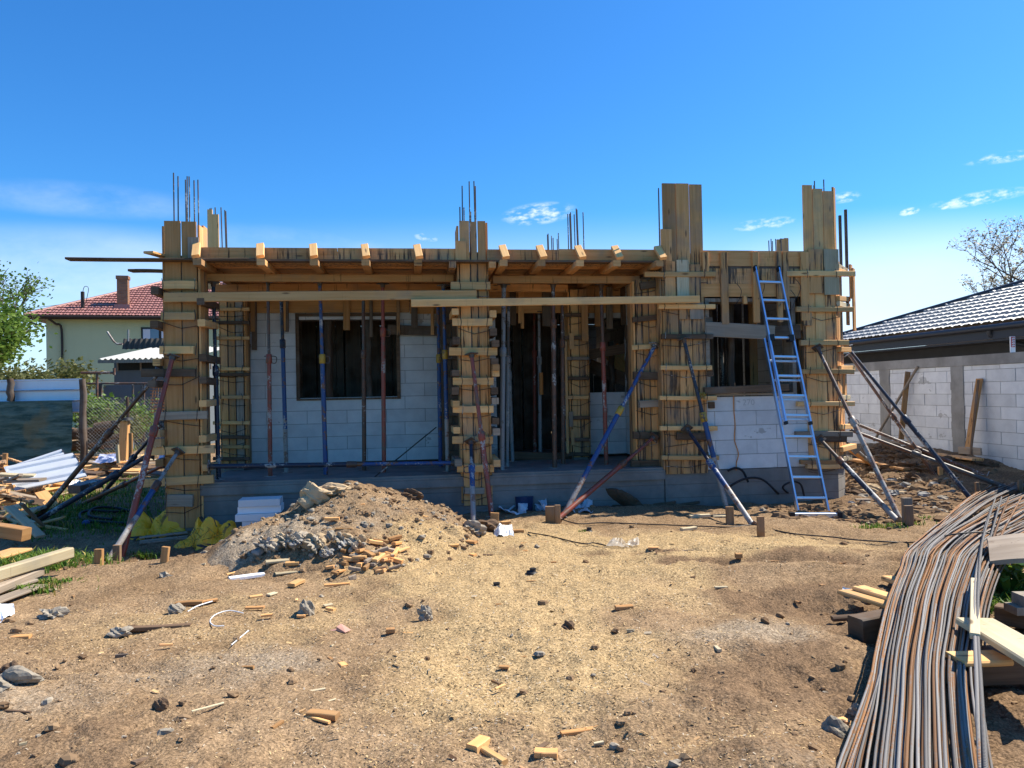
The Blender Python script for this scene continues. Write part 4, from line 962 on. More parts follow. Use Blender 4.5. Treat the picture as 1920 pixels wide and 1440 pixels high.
def bar(s0, lay, t0, t1, drift, r=.0088, hang=0.0, lift=0.0, ends=None):
    pts = []; n = 40; ph = rr.uniform(0, 6); fr = rr.uniform(1, 2.4); j = rr.uniform(-.02, .02)
    for k in range(n+1):
        t = t0+(t1-t0)*k/n; x, y, z, w = spine(t); x2, y2, _, _ = spine(min(t+.01, 1)); x1, y1, _, _ = spine(max(t-.01, 0))
        d = Vector((x2-x1, y2-y1, 0)).normalized(); nn = Vector((d.y, -d.x, 0))
        s = s0+drift*(t-.5)+.03*math.sin(ph+fr*3.0*t)+(rr.random()-.5)*.0
        fan = max(0, t-.70)*3.3*(s0*.8+j*30)
        near = max(0, .33-t)/.33
        zz = z+lay*.0135*(1-.25*near)+lift+.003*math.sin(ph*2+7*t)-hang*near
        p = Vector((x, y, zz))+nn*(s*w+fan*w*.6)+nn*(-hang*near*1.6)
        p.z = max(p.z, hz(p.x, p.y)+.012); pts.append(p)
    return pts
REB = []
for lay in range(6):
    nb = (18, 20, 20, 20, 18, 13)[lay]
    for i in range(nb):
        s = -1+2*(i+.5)/nb+rr.uniform(-.05, .05)
        REB.append((s*(1-.04*lay), lay, rr.choice((0, .02, .05)), rr.choice((1.0, .97, .92, .90, .95)), rr.uniform(-.30, .30), 0))
for i in range(12): REB.append((-1.0-rr.uniform(-.12, .1), rr.uniform(-1, 2), 0, .96, rr.uniform(-.1, .1), rr.uniform(.05, .16)))
GB = 'bars of the rebar bundle'
for (s, lay, t0, t1, dr, hg) in REB:
    b = MB(); b.tube(bar(s, lay, t0, t1, dr, hang=hg), rr.choice((.0066, .0066, .0058, .0072)), 7, (rr.random(), rr.random(), rr.random(), 1))
    solo('reinforcing_bar', b, M['rebar'], 'partly rusted ribbed steel bar of the long curved bundle', 'steel bar', GB)
def freebar(pp, label, r=.009):
    b = MB(); b.tube(sag([G(px, py, z) for px, py, z in pp], 7), r, 8, (rr.random(), rr.random(), rr.random(), 1)); solo('reinforcing_bar', b, M['rebar'], label, 'steel bar', 'loose bars crossing the bundle')
freebar([(1866, 935, .22), (1853, 975, .27), (1841, 1022, .33), (1835, 1090, .36), (1833, 1180, .36), (1838, 1270, .33), (1846, 1400, .28), (1850, 1470, .24), (1853, 1560, .2)], 'single bar standing clear of the bundle, crossing it near the weathered board')
freebar([(1862, 945, .22), (1848, 985, .26), (1839, 1028, .31), (1829, 1090, .35), (1828, 1180, .36), (1831, 1270, .33), (1836, 1400, .27), (1840, 1470, .23), (1842, 1560, .2)], 'second of two bars lying apart between bundle and pine plank')
for k, (xa, xb) in enumerate(((1878, 1860), (1892, 1866), (1915, 1880))):
    freebar([(xa, 932, .30), ((xa+xb)/2, 965, .30), (xb, 998, .28), (xb-10, 1030, .22)], ('bar crossing on top of the fanned bundle end nearest the bundle', 'bar crossing on top of the fanned bundle end, middle of three', 'bar crossing on top of the fanned bundle end beside the photo edge')[k])
b = MB(); b.beam(G(1828, 1193, .36), G(1828, 1088, .34), .045, .03, (0, 0, 1), rn(.9, 0), 0, .004); solo('batten', b, M['pale'], 'pale short batten tucked beside the rebar bundle', 'batten')
# timbers under and beside the bundle
def tim(p0, p1, w, h, m, label, name='timber', cat='timber', c=.008, group=None, warp=.004, col=None, w1=None, skew=0):
    b = MB(); b.beam(p0, p1, w, h, (0, 0, 1), col or rn(None, .3), 0, c, 4, warp, w1, skew); return solo(name, b, M[m], label, cat, group)
tim(G(1604, 1182, .085), G(1840, 1135, .10), .12, .16, 'old', 'thick dark timber block carrying the rebar bundle')
tim(G(1584, 1109, .10), G(1720, 1150, .14), .13, .03, 'pine', 'sunlit pine board pushed under the bundle beside plastic', 'plank', 'plank')
tim(G(1610, 1102, .13), G(1735, 1140, .16), .11, .03, 'pine', 'second sunlit pine board lying on the first under the bundle', 'plank', 'plank')
tim(G(1664, 1084, .06), G(1740, 1110, .12), .10, .04, 'pine', 'short pine board end sticking out behind the two boards', 'plank', 'plank')
tim(G(1560, 1160, .02), G(1680, 1152, .05), .06, .03, 'old', 'dark thin slat on the soil beside the timber block', 'slat', 'slat')
tim(G(1790, 1236, .22), G(1880, 1233, .22), .16, .03, 'pine', 'flat pine board end under the loose bars', 'plank', 'plank')
tim(G(1770, 1250, .10), G(1990, 1240, .12), .16, .16, 'old', 'dark square timber in shade below the pine plank')
tim(G(1828, 1165, .28), G(1990, 1262, .30), .20, .04, 'pale', 'broad pine plank lying aslant beyond the rebar bundle', 'plank', 'plank')
tim(G(1868, 1150, .06), G(1990, 1170, .06), .12, .12, 'old', 'dark timber block carrying a grey block piece by the weeds')
tim(G(1830, 1075, .04), G(1990, 1115, .05), .08, .06, 'grey', 'weathered timber edge behind the weeds')
def warpboard():
    b = MB(); rr2 = random.Random(3)
    P = [G(1850, 1008, .36), G(1990, 1000, .42), G(1990, 1052, .34), G(1856, 1052, .30)]
    def fn(i, j):
        a = P[0].lerp(P[1], i); c = P[3].lerp(P[2], i); p = a.lerp(c, j); p.z += .05*math.sin(math.pi*j)+.02*math.sin(3*i); return p
    b.grid(fn, 10, 6, rn(.6, .3), 0, True, .7, .25)
    b.grid(lambda i, j: fn(1-i, j)-Vector((0, 0, .035)), 10, 6, rn(.6, .3), 0, True, .7, .25)
    b.grid(lambda i, j: fn(i, 1)-Vector((0, 0, .035*j)), 10, 1, rn(.6, .3)); b.grid(lambda i, j: fn(0, 1-i)-Vector((0, 0, .035*j)), 6, 1, rn(.6, .3))
    return solo('plank', b, M['grey'], 'bleached warped board lying over the bundle at the photo edge', 'plank')
warpboard()
b = MB(); b.box((-.05, -.05, 0), (.14, .08, .05), lambda x, y, z: G(1912, 1150, .12)+Vector((x, y, z)), rn()); b.box((.0, -.045, .051), (.14, .075, .12), lambda x, y, z: G(1912, 1150, .12)+Vector((x, y, z)), rn())
solo('block_piece', b, M['rock'], 'broken grey block piece resting on a timber by the weeds', 'block')
# timbers lying near the camera at the yard edge
tim(G(-60, 1094, .16), G(131, 1036, .17), .09, .10, 'pale', 'squared pale timber beam lying over fresh grass', c=.012)
tim(G(-60, 1128, .06), G(74, 1072, .07), .09, .07, 'grey', 'weathered timber under the pale beam', c=.01)
tim(G(-40, 1122, .03), G(62, 1088, .03), .10, .03, 'grey', 'flat grey board nearest the camera below the beam', 'plank', 'plank')
tim(G(-40, 1140, .02), G(75, 1098, .02), .13, .025, 'grey', 'flat pale grey board lying in the dust below the beam', 'plank', 'plank')
tim(G(-30, 990, .25), G(50, 1002, .18), .14, .13, 'stake', 'brown sawn beam end at the edge of the scrap pile')
tim(G(16, 950, .36), G(76, 1006, .03), .13, .03, 'pale', 'pale greenish board sloping down from the scrap pile', 'plank', 'plank')
tim(G(40, 944, .35), G(80, 985, .05), .16, .03, 'old', 'dark plank sloping beside the pale greenish board', 'plank', 'plank')
tim(G(-20, 1047, .05), G(40, 1030, .05), .25, .03, 'pine', 'light plywood offcut half hidden in grass', 'plank', 'plank')
# ============================================================ SCRAP WOOD PILE
rp = random.Random(21)
for i in range(105):
    px = rp.uniform(-60, 150); py = rp.uniform(893, 995)
    if px > 90 and py > 935: continue
    top = .05+.55*max(0, 1-abs(py-925)/75)*max(0.1, 1-max(0, px-30)/170)
    p = G(px, py, 0); p.z = hz(p.x, p.y)+rp.uniform(.02, max(.06, top)); L = rp.uniform(.25, .95); a = rp.uniform(-.9, .9)+(math.pi if rp.random() < .5 else 0)
    d = Vector((math.cos(a), math.sin(a)*.7, rp.uniform(-.3, .3)))*L*.5
    b = MB(); b.beam(p-d, p+d, rp.uniform(.05, .17), rp.uniform(.02, .05), (rp.uniform(-.4, .4), rp.uniform(-.5, .1), 1), rn(), 0, .004, 2, .01)
    solo('scrap_board', b, M[rp.choice(('pine', 'form', 'old', 'grey', 'pale', 'form', 'pine'))], 'broken scrap board jumbled in the heap beside the metal sheets', 'scrap wood', 'scrap boards of the heap by the metal sheets')
for i in range(34):
    px = rp.uniform(150, 316); py = rp.uniform(855, 905)
    p = G(px, py, 0); p.z = hz(p.x, p.y)+rp.uniform(.02, .22); L = rp.uniform(.4, 1.4); a = rp.uniform(-.5, .5)-.25
    d = Vector((math.cos(a), math.sin(a), rp.uniform(-.08, .08)))*L*.5
    b = MB(); b.beam(p-d, p+d, rp.uniform(.08, .2), rp.uniform(.025, .05), (rp.uniform(-.25, .25), -.2, 1), rn(), 0, .004, 2, .01)
    solo('scrap_board', b, M[rp.choice(('pine', 'form', 'old', 'pale', 'grey'))], 'loose board lying in the grass behind the corner column props', 'scrap wood', 'boards lying behind the corner column props')
tim(G(176, 866, .12), G(250, 884, .1), .22, .03, 'stake', 'brown board lying flat in front of the blue white sheet', 'plank', 'plank')
tim(D(231, 862, 15.0), D(235, 790, 15.0), .16, .10, 'form', 'thick upright wooden post with a black lid beyond the scrap boards', 'timber_post', 'post')
b = MB(); c = D(236, 788, 15.0); b.tube([c, c+Vector((0, 0, .05))], [.14, .12], 10); solo('paint_lid', b, M['black'], 'black lid lying on the upright wooden post', 'lid')
tim(D(245, 850, 14.8), D(245, 812, 14.8), .07, .05, 'stake', 'reddish short post beside the thick upright one', 'timber_post', 'post')
tim(D(222, 868, 13.5), D(220, 834, 13.5), .05, .05, 'pale', 'thin pale peg in front of the thick upright post', 'timber_post', 'post')
tim(D(9, 880, 13.0), D(10, 850, 13.0), .08, .05, 'stake', 'reddish stake end behind the metal sheets', 'timber_post', 'post')
def crumple(name, P, amp, m, label, cat, seed=1, n=18, group=None, su=1.0, sv=1.0, back=True):
    """sheet between four corners, creased"""
    rs = np.random.RandomState(seed); N = fbm(*np.meshgrid(np.linspace(0, 3.5, n+1), np.linspace(0, 3.5, n+1)), seed, 4)
    b = MB(); P = [Vector(p) for p in P]; nn = (P[1]-P[0]).cross(P[3]-P[0]).normalized()
    def fn(i, j):
        p = P[0].lerp(P[1], i).lerp(P[3].lerp(P[2], i), j); e = math.sin(math.pi*i)**.4*math.sin(math.pi*j)**.4 if 0 < i < 1 and 0 < j < 1 else .25
        return p+nn*(float(N[int(round(i*n)), int(round(j*n))])*amp*2.2*e)+Vector((0, 0, float(N[int(round(j*n)), int(round(i*n))])*amp))
    b.grid(fn, n, n, rn(), 0, False, su, sv)
    return solo(name, b, M[m], label, cat, group)
# metal sheets with ribs
def sheet(P, label, nrib=2):
    b = MB(); P = [Vector(p) for p in P]; nn = (P[1]-P[0]).cross(P[3]-P[0]).normalized()
    def fn(i, j):
        p = P[0].lerp(P[1], i).lerp(P[3].lerp(P[2], i), j); x = (j*(nrib+1)) % 1
        return p+nn*(.055*max(0, 1-abs(x-.5)*6) if .2 < j*(nrib+1) < nrib+.95 else 0)
    t = thing('metal_sheet', (P[0]+P[2])/2, label, 'metal sheet', 'ribbed metal sheets on the scrap pile')
    b.grid(fn, 4, 42, rn(.8, .2), 0, False); part('sheet', b, M['zinc'], t)
    for a, c in ((0, 1), (1, 2), (3, 0), (2, 3)):
        e = MB(); e.beam(P[a]+nn*.012, P[c]+nn*.012, .03, .02, nn, rn(.9, .1)); part('folded_edge', e, M['gutter'] if a in (0, 1) else M['zinc'], t)
M['zinc'] = flat('zinc_sheet', (.60, .61, .62), .5, .14, 6, .5, .25, .08)
M['zinc2'] = flat('painted_fence_sheet', (.62, .70, .80), .5, .10, 3, .4, .2, .05)
sheet([D(9, 875, 12.2), D(136, 849, 12.4), D(162, 891, 11.6), D(30, 918, 11.4)], 'ribbed bright metal sheet lying aslant on top of the scrap pile')
sheet([D(12, 876, 12.6), D(115, 842, 12.9), D(130, 868, 12.5), D(20, 895, 12.2)], 'second metal sheet showing only its edge under the bright one')
crumple('foam_scrap', [D(128, 915, 11.0), D(150, 905, 11.2), D(152, 899, 11.5), D(134, 901, 11.5)], .10, 'foam', 'white crumpled foam scrap at the corner of the metal sheet', 'scrap', 4, 8)
tim(D(139, 918, 10.8), D(182, 906, 11.2), .22, .12, 'dsteel', 'dark grey box beam behind the navy prop')
# ============================================================ SACKS, FOAM, BAGS, HOSES
def heapblob(name, c, rx, ry, rz, m, label, cat, seed, su=2.0):
    b = MB(); n1, n2 = 64, 30
    A = np.linspace(0, 2*np.pi, n1+1); H = np.linspace(0, 1, n2+1); AA, HH = np.meshgrid(A, H, indexing='ij')
    qx, qy = np.cos(AA)*(.3+HH), np.sin(AA)*(.3+HH)
    fold = np.abs(fbm(qx*4.6+seed, qy*4.6, seed, 4)); big = fbm(qx*1.1, qy*1.1+seed, seed+3, 2)
    rr_ = .55+.45*np.sqrt(HH)+big*1.1-fold*.35; zz_ = (1-HH**1.7)*(.72+big*2.2)+(.2-fold)*.4*(1-.6*HH)
    def fn(a, h):
        i, j = int(round(a*n1)), int(round(h*n2)); r = float(rr_[i % n1, j])*float(H[j])**.7
        return Vector(c)+Vector((math.cos(A[i])*rx*r*1.15, math.sin(A[i])*ry*r*1.15, max(-.06, float(zz_[i % n1, j])*rz*1.05-.05*float(H[j]))))
    b.grid(fn, n1, n2, rn(), 0, False, su, 1.0); return solo(name, b, M[m], label, cat, 'yellow sacks')
heapblob('plastic_sack', on(GT(288, 1000)), .32, .3, .33, 'sack', 'crumpled yellow sack behind the corner column', 'sack', 5)
heapblob('plastic_sack', on(GT(268, 1004)), .30, .22, .16, 'sack', 'flattened yellow sack spilling towards the grass', 'sack', 9)
heapblob('plastic_sack', on(GT(372, 1022)), .27, .24, .27, 'sack', 'yellow sack with black print in front of the corner column', 'sack', 12)
heapblob('plastic_sack', on(GT(408, 1018)), .25, .25, .34, 'sack', 'yellow sack slumped against the white foam boards', 'sack', 15)
b = MB(); b.beam(on(GT(358, 985), .25), on(GT(395, 1015), .12), .05, .03); solo('stick', b, M['old'], 'short wooden stick lying on the printed yellow sack', 'stick')
fz = [(409, 937, 84, 27, 0), (411, 951, 82, 15, 1), (418, 963, 84, 20, 2), (420, 975, 82, 20, 3), (428, 990, 76, 20, 4)]
zc = hz(-3.1, 8.9)-.05
for k in range(6):
    x0 = -3.36+.03*((k*7) % 3)+.035*(5-k)*.4; y0 = 8.92+.02*((k*5) % 3); b = MB()
    fr = lambda x, y, z, x0=x0, y0=y0: Vector((x0+x*math.cos(.18)-y*math.sin(.18), y0+x*math.sin(.18)+y*math.cos(.18), z))
    h = .085; b.box((0, 0, zc), (.50-.02*(k % 2), .30, zc+h-.004), fr); zc += h
    solo('foam_board', b, M['foam'], ('lowest white foam board of the stack by the soil heap', 'second white foam board from the ground in the stack', 'third white foam board from the ground in the stack', 'fourth white foam board from the ground in the stack', 'second highest white foam board of the stack', 'topmost white foam board of the stack by the soil heap')[k], 'foam board', 'stacked foam boards')
for k in range(4):
    p0, p1 = on(GT(262, 1012+k*4), .03+.02*(k == 1)), on(GT(352, 1002+k*4), .03+.02*(k == 1)); b = MB(); b.beam(p0, p1, .05, .02, (0, 0, 1), rn(), 0, .003)
    solo('wooden_lath', b, M['grey'], 'thin grey slat lying in shade before the corner column', 'slat', 'slats before the corner column')
def hose(name, pts, r, m, label, cat, k=8, n=8):
    b = MB(); b.tube(sag(pts, k), r, n); return solo(name, b, M[m], label, cat)
def gpts(L): return [on(GT(px, py), d) for px, py, d in L]
hose('black_hose', gpts([(262, 958, .03), (215, 966, .05), (170, 968, .08), (150, 972, .06), (160, 980, .03), (215, 984, .03), (262, 985, .03), (268, 972, .04), (220, 962, .07), (178, 966, .1), (168, 976, .06), (210, 981, .05)]), .018, 'black', 'coil of black hose lying in the shaded grass', 'hose')
b = MB(); c = on(GT(161, 985), .03); b.lump(c, .05, .04, .04, 3, .1, 10, 8, rn(), 0, False); solo('bottle_top', b, M['blue'], 'small blue plastic cap beside the hose coil', 'cap')
hose('black_hose', [on(GT(1370, 930), .02), on(GT(1382, 915), .03), W(-.15, -.15, .24), W(.1, -.16, .36), W(.35, -.15, .34), W(.55, -.16, .16), on(GT(1462, 930), .02), on(GT(1480, 935), .02)], .016, 'black', 'black corrugated conduit arching against the plinth behind the ladder', 'conduit')
hose('black_hose', [W(-.1, -.05, .46), W(.0, -.07, .50), W(.10, -.08, .46), W(.16, -.09, .34), W(.17, -.1, .30)], .016, 'black', 'short bent black conduit stub higher on the plinth', 'conduit')
hose('black_hose', [on(GT(1490, 935), .02), W(.62, -.2, .22), W(.75, -.2, .30), W(.88, -.2, .26), W(.93, -.2, .08)], .014, 'black', 'black conduit loop seen between the ladder stiles', 'conduit')
b = MB()
u0 = BP(1375, 745, 0)[0]
hose('orange_cord', [W(u0, -.01, bpz(1375, y, 0)) + UV_*d for y, d in ((742, 0), (770, .0), (795, .012), (825, .0), (850, .05), (868, .02), (882, .015))], .007, 'orange', 'orange cord hanging down the white block parapet', 'cord')
hose('white_pipe', [on(GT(905, 925), .3), on(GT(940, 918), .33), on(GT(985, 925), .30), on(GT(998, 938), .22), on(GT(985, 950), .14), on(GT(955, 962), .04)], .016, 'pvc', 'bent white plastic pipe beside the middle column foot', 'pipe')
b = MB(); c = on(GT(983, 958)); b.tube([c, c+Vector((0, 0, .20))], [.11, .13], 16, rn()); solo('bucket', b, M['bucket'], 'dark blue bucket against the porch plinth', 'bucket')
crumple('plastic_bag', [on(GT(1003, 955), .0), on(GT(1028, 968), .0), on(GT(1024, 952), .2), on(GT(1000, 945), .2)], .14, 'bag', 'white plastic bag against the plinth behind the split stake', 'plastic bag', 3)
crumple('plastic_bag', [on(GT(938, 962)), on(GT(985, 972)), on(GT(990, 955), .12), on(GT(930, 946), .14)], .16, 'bag', 'torn white plastic bag on the ground beside the blue bucket', 'plastic bag', 8)
crumple('plastic_bag', [on(GT(968, 940), .08), on(GT(978, 965), .02), on(GT(990, 962), .05), on(GT(974, 932), .16)], .04, 'bag', 'strip of white plastic hanging over the blue bucket', 'plastic strip', 18, 8)
crumple('plastic_bag', [on(GT(1070, 962)), on(GT(1112, 958)), on(GT(1110, 936), .2), on(GT(1085, 938), .2)], .16, 'bag', 'translucent plastic bag behind the crossing prop feet', 'plastic bag', 28)
crumple('plastic_sheet', [on(GT(926, 1008), .02), on(GT(964, 1009), .02), on(GT(960, 990), .05), on(GT(928, 991), .05)], .08, 'bag', 'flat white plastic lump at the foot of the soil heap', 'plastic', 33, 12)
crumple('plastic_sheet', [on(GT(1136, 1029), .01), on(GT(1180, 1027), .01), on(GT(1166, 1014), .03), on(GT(1150, 1013), .03)], .08, 'plastic', 'clear crumpled plastic film on the sawdust', 'plastic', 36, 12)
crumple('plastic_sheet', [on(GT(1172, 1024), .01), on(GT(1199, 1024), .01), on(GT(1198, 1016), .03), on(GT(1180, 1018), .03)], .05, 'plastic', 'small end of plastic film beside the larger clear film', 'plastic', 37, 8)
crumple('plastic_sheet', [on(GT(0, 1165), .0), on(GT(28, 1150), .01), on(GT(26, 1138), .03), on(GT(-20, 1140), .03)], .05, 'bag', 'white plastic scrap on dust at the yard edge below the beam', 'plastic', 41, 8)
crumple('plastic_sheet', [on(GT(1580, 1125), .0), on(GT(1660, 1150), .04), on(GT(1655, 1140), .08), on(GT(1580, 1114), .06)], .05, 'bag', 'dirty plastic sheet folded under the sunlit pine boards', 'plastic', 44, 12)
hose('ground_cable', gpts([(1052, 975, .01), (1085, 984, .012), (1130, 982, .012), (1220, 985, .012), (1300, 988, .012), (1370, 990, .012), (1415, 987, .02), (1440, 993, .012), (1490, 1003, .012), (1560, 1009, .012), (1600, 1014, .012), (1660, 1018, .012), (1705, 1021, .02)])+[G(1740, 1013, .22), G(1780, 1003, .28), G(1835, 998, .30), G(1868, 1004, .26), G(1900, 1012, .2)], .0075, 'black', 'long black cable snaking over the sawdust to the rebar bundle', 'cable', 7, 6)
hose('ground_cable', gpts([(990, 1000, .01), (1030, 1007, .012), (1075, 1018, .012), (1100, 1022, .012), (1112, 1020, .012), (1136, 1025, .012)]), .007, 'black', 'short black cable leading to the clear plastic film', 'cable', 7, 6)
hose('rope_strip', gpts([(456, 1152, .01), (430, 1150, .02), (405, 1157, .02), (394, 1168, .015), (402, 1176, .01), (420, 1176, .01)]), .0045, 'rafia', 'curled white plastic strap on the bare ground', 'strap')
hose('rope_strip', gpts([(398, 1131, .015), (370, 1140, .015), (352, 1149, .01)]), .005, 'rafia', 'short frayed white strap behind the curled one', 'strap')
hose('rope_strip', gpts([(466, 1185, .01), (434, 1212, .01)]), .004, 'rafia', 'thin straight white stick on the ground below the curled strap', 'strip')
# ============================================================ OFFCUTS AND STONES ON THE YARD
def off(px, py, L, w, h, ang, m, label, tilt=0.0, cat='offcut', name='wood_offcut', group=None, lift=0.0, w1=None):
    p = GTH(px, py); a = rad(ang); d = Vector((math.cos(a), math.sin(a), tilt))*(L/2); p.z += h*.42+lift+abs(tilt)*L*.35
    b = MB(); b.beam(p-d, p+d, w, h, (0, 0, 1), rn(None, .15), 0, min(.004, h*.2), 2, h*.1, w1); return solo(name, b, M[m], label, cat, group)
OFF = [
 (897, 1408, .105, .06, .04, 58, 'pine', 'thick cut pine block nearest the camera'), (926, 1424, .16, .035, .022, -52, 'pine', 'thin splintered lath beside the nearest pine block'),
 (1024, 1418, .10, .05, .03, -8, 'form', 'flat brown offcut near the camera right of the nearest block'), (1190, 1366, .27, .035, .022, 8, 'stake', 'long bark-edged slab half buried near the camera'),
 (1090, 1379, .20, .03, .018, 15, 'form', 'slim bark splinter beside the long half buried slab'), (1209, 1286, .17, .03, .012, -62, 'grey', 'thin grey shingle sliver pointing at the camera'),
 (606, 1349, .16, .055, .03, -14, 'stake', 'frayed brown chunk of split wood near the camera'), (594, 1351, .17, .018, .012, -30, 'pine', 'slim pale splinter leaning on the frayed chunk'),
 (622, 1242, .09, .025, .018, -55, 'stake', 'small dark peg lying aslant on the open ground'), (643, 1250, .07, .045, .02, -60, 'form', 'short wedge right beside the small dark peg'),
 (582, 1300, .16, .02, .008, 25, 'pale', 'pale shaving strip on the open ground'), (610, 1320, .12, .012, .006, 40, 'pale', 'very thin pale splinter between shaving and frayed chunk'),
 (942, 1137, .10, .03, .02, 3, 'stake', 'dark small lath near the centre of the yard'), (1170, 1142, .13, .05, .028, 8, 'form', 'mid brown offcut alone in the centre of the yard'),
 (1225, 1033, .10, .06, .03, -10, 'form', 'small offcut on pale sawdust beyond the centre'), (1385, 1047, .06, .05, .045, 0, 'stake', 'dark square stub on the worn track before the ladder'),
 (1291, 994, .20, .06, .035, 25, 'pale', 'pale block lying alone beside the cable'), (1312, 971, .27, .05, .04, 14, 'pale', 'pale lath by the cable in front of the square stake'), (1352, 969, .20, .13, .02, -8, 'pale', 'flat pale triangular scrap touching the square stake'),
 (1533, 975, .16, .05, .03, -12, 'form', 'small brown scrap under the ladder foot'), (1548, 968, .10, .07, .035, 30, 'form', 'wedge-shaped scrap propped on the ladder foot bar'), (1586, 978, .15, .04, .03, 0, 'stake', 'dark scrap just past the ladder foot'),
 (1635, 981, .16, .03, .015, 25, 'pale', 'thin pale lath in the weeds before the corner prop feet'), (1635, 941, .42, .10, .04, -14, 'grey', 'bleached driftwood-like board at the house corner'), (1458, 1054, .15, .025, .01, 12, 'stake', 'thin dark sliver at the edge of the worn track'),
 (463, 1084, .30, .075, .03, 30, 'foam', 'grey-white angle trim piece at the heap foot'), (540, 1074, .22, .09, .012, 25, 'pale', 'broad splintered veneer sheet at the heap foot'), (520, 1054, .20, .10, .02, 22, 'pale', 'pale veneer flake above the broad splintered one'), (556, 1096, .17, .07, .03, 75, 'pine', 'tapered pine wedge below the splintered veneer'),
 (632, 1098, .21, .028, .02, 12, 'form', 'slim brown lath lying level below the offcut heap'), (437, 1076, .15, .02, .012, 62, 'pine', 'upright-looking sliver left of the angle trim'), (548, 1062, .12, .07, .03, 10, 'pine', 'small pine block lying on the veneer flake'),
 (620, 1146, .08, .03, .02, -30, 'pine', 'small bent pine offcut below the level lath'), (615, 1136, .07, .04, .012, 40, 'pale', 'pale shaving curl touching the small bent offcut'), (565, 1158, .06, .03, .02, 0, 'form', 'tiny block right of the pointed stone'), (500, 1158, .08, .025, .02, 18, 'form', 'tiny brown lath left of the pointed stone'),
 (732, 1187, .06, .04, .03, 10, 'form', 'small brown cube of wood in the middle of the yard'), (765, 1188, .07, .02, .01, -4, 'pine', 'slim sliver right of the small brown cube'), (676, 950, .09, .05, .03, 5, 'form', 'short chip high on the face of the soil heap'), (623, 976, .14, .035, .03, 2, 'form', 'rounded short stick on the face of the soil heap'),
 (645, 994, .16, .03, .02, -3, 'stake', 'dark stick half sunk in the soil heap'), (796, 972, .10, .04, .02, -50, 'pine', 'pale chip on the shoulder of the soil heap'), (550, 974, .14, .03, .015, 25, 'pale', 'pale splinter on the flank of the soil heap'), (852, 1026, .09, .05, .02, 12, 'pine', 'pale chip at the foot of the heap near the blue white prop'),
 (948, 982, .12, .05, .03, 22, 'pine', 'tilted pine offcut right behind the white plastic lump'), (970, 999, .15, .05, .03, 3, 'stake', 'brown lath lying right of the white plastic lump'), (870, 986, .06, .03, .03, -70, 'pine', 'bright chip leaning at the heap edge by the stake'),
 (884, 1020, .11, .06, .025, -28, 'form', 'brown chip lying below the two dark stakes'), (985, 1038, .05, .04, .03, 0, 'form', 'small square chip on the sawdust, nearest the plastic lump'), (985, 1021, .09, .05, .02, 8, 'form', 'flat chip behind the small square chip'), (1020, 1019, .08, .04, .02, 0, 'stake', 'dark flat chip by the short cable'),
 (915, 1042, .10, .025, .015, -10, 'old', 'dark flat splinter on the sawdust by the heap'), (887, 1044, .06, .05, .03, -40, 'form', 'pale chunk beside the dark flat splinter'), (790, 1084, .10, .03, .015, 14, 'form', 'slim chip right of the offcut pile'), (1074, 1075, .08, .025, .015, -28, 'stake', 'slanted brown sliver on the pale sawdust'),
 (996, 1092, .08, .02, .012, 0, 'stake', 'dark thin sliver just below the black cap'), (1038, 1056, .05, .02, .012, 0, 'stake', 'tiny dark sliver above the black cap'), (1230, 1232, .07, .014, .008, -75, 'grey', 'tiny whitish sliver above the grey shingle'),
 (930, 1283, .07, .016, .012, -50, 'stake', 'tiny crossed sliver, darker of the pair near the camera'), (938, 1290, .08, .014, .01, 50, 'pine', 'tiny crossed sliver, paler of the pair near the camera'), (978, 1236, .06, .02, .012, 0, 'stake', 'tiny flat dark piece near the yard centre'), (945, 1252, .06, .03, .012, -10, 'stake', 'tiny dark wedge below the flat dark piece'),
 (300, 1180, .42, .05, .03, 6, 'old', 'long dark lath lying along the small trench'), (355, 1135, .20, .05, .03, 10, 'stake', 'curved bark strip beside the grey rubble piece'), (390, 1130, .14, .04, .02, 35, 'form', 'orange-brown bark piece touching the white strap'), (480, 1120, .10, .04, .015, 30, 'pine', 'yellow shaving left of the pine wedge'),
 (510, 1116, .08, .05, .012, 60, 'pale', 'curled yellow shaving beside the pine wedge'), (478, 1142, .14, .04, .015, 3, 'form', 'flat brown bark flake below the yellow shaving'), (20, 1202, .25, .05, .03, 8, 'form', 'brown lath by the trench at the photo edge'), (105, 1110, .16, .06, .02, 15, 'pale', 'pale torn scrap below the grey boards'),
 (30, 1338, .18, .015, .01, -10, 'old', 'thin dark twig at the near edge of the yard'), (390, 1330, .16, .014, .008, 38, 'pale', 'thin straw-like splinter in the near yard'), (120, 1070, .10, .05, .012, -5, 'pine', 'yellow flake between grass and stakes'),
 (1352, 1105, .10, .03, .015, 0, 'pale', 'pale flake on the worn track'), (1280, 1035, .26, .008, .006, 6, 'grey', 'thin pale wire-like stick on the sawdust'), (1590, 1360, .10, .05, .02, -70, 'pine', 'pine splinter below the rebar, near the camera'), (1900, 1350, .12, .03, .012, -10, 'pine', 'pale chip in the shade right of the loose bars')]
for o in OFF: off(*o)
rp2 = random.Random(77)
for i in range(46):                               # heap of fresh offcuts at the foot of the mound
    px = 690+rp2.gauss(0, 34); py = 1056+rp2.gauss(0, 17)
    off(px, py, rp2.uniform(.06, .15), rp2.uniform(.025, .06), rp2.uniform(.02, .04), rp2.choice((8, 30, -20, 55, 70, -40))+rp2.uniform(-12, 12), rp2.choice(('pine', 'form', 'form', 'stake', 'grey')), 'short fresh offcut in the scatter at the foot of the soil heap', rp2.uniform(-.3, .3), group='offcuts scattered at the foot of the heap', lift=rp2.uniform(0, .025))
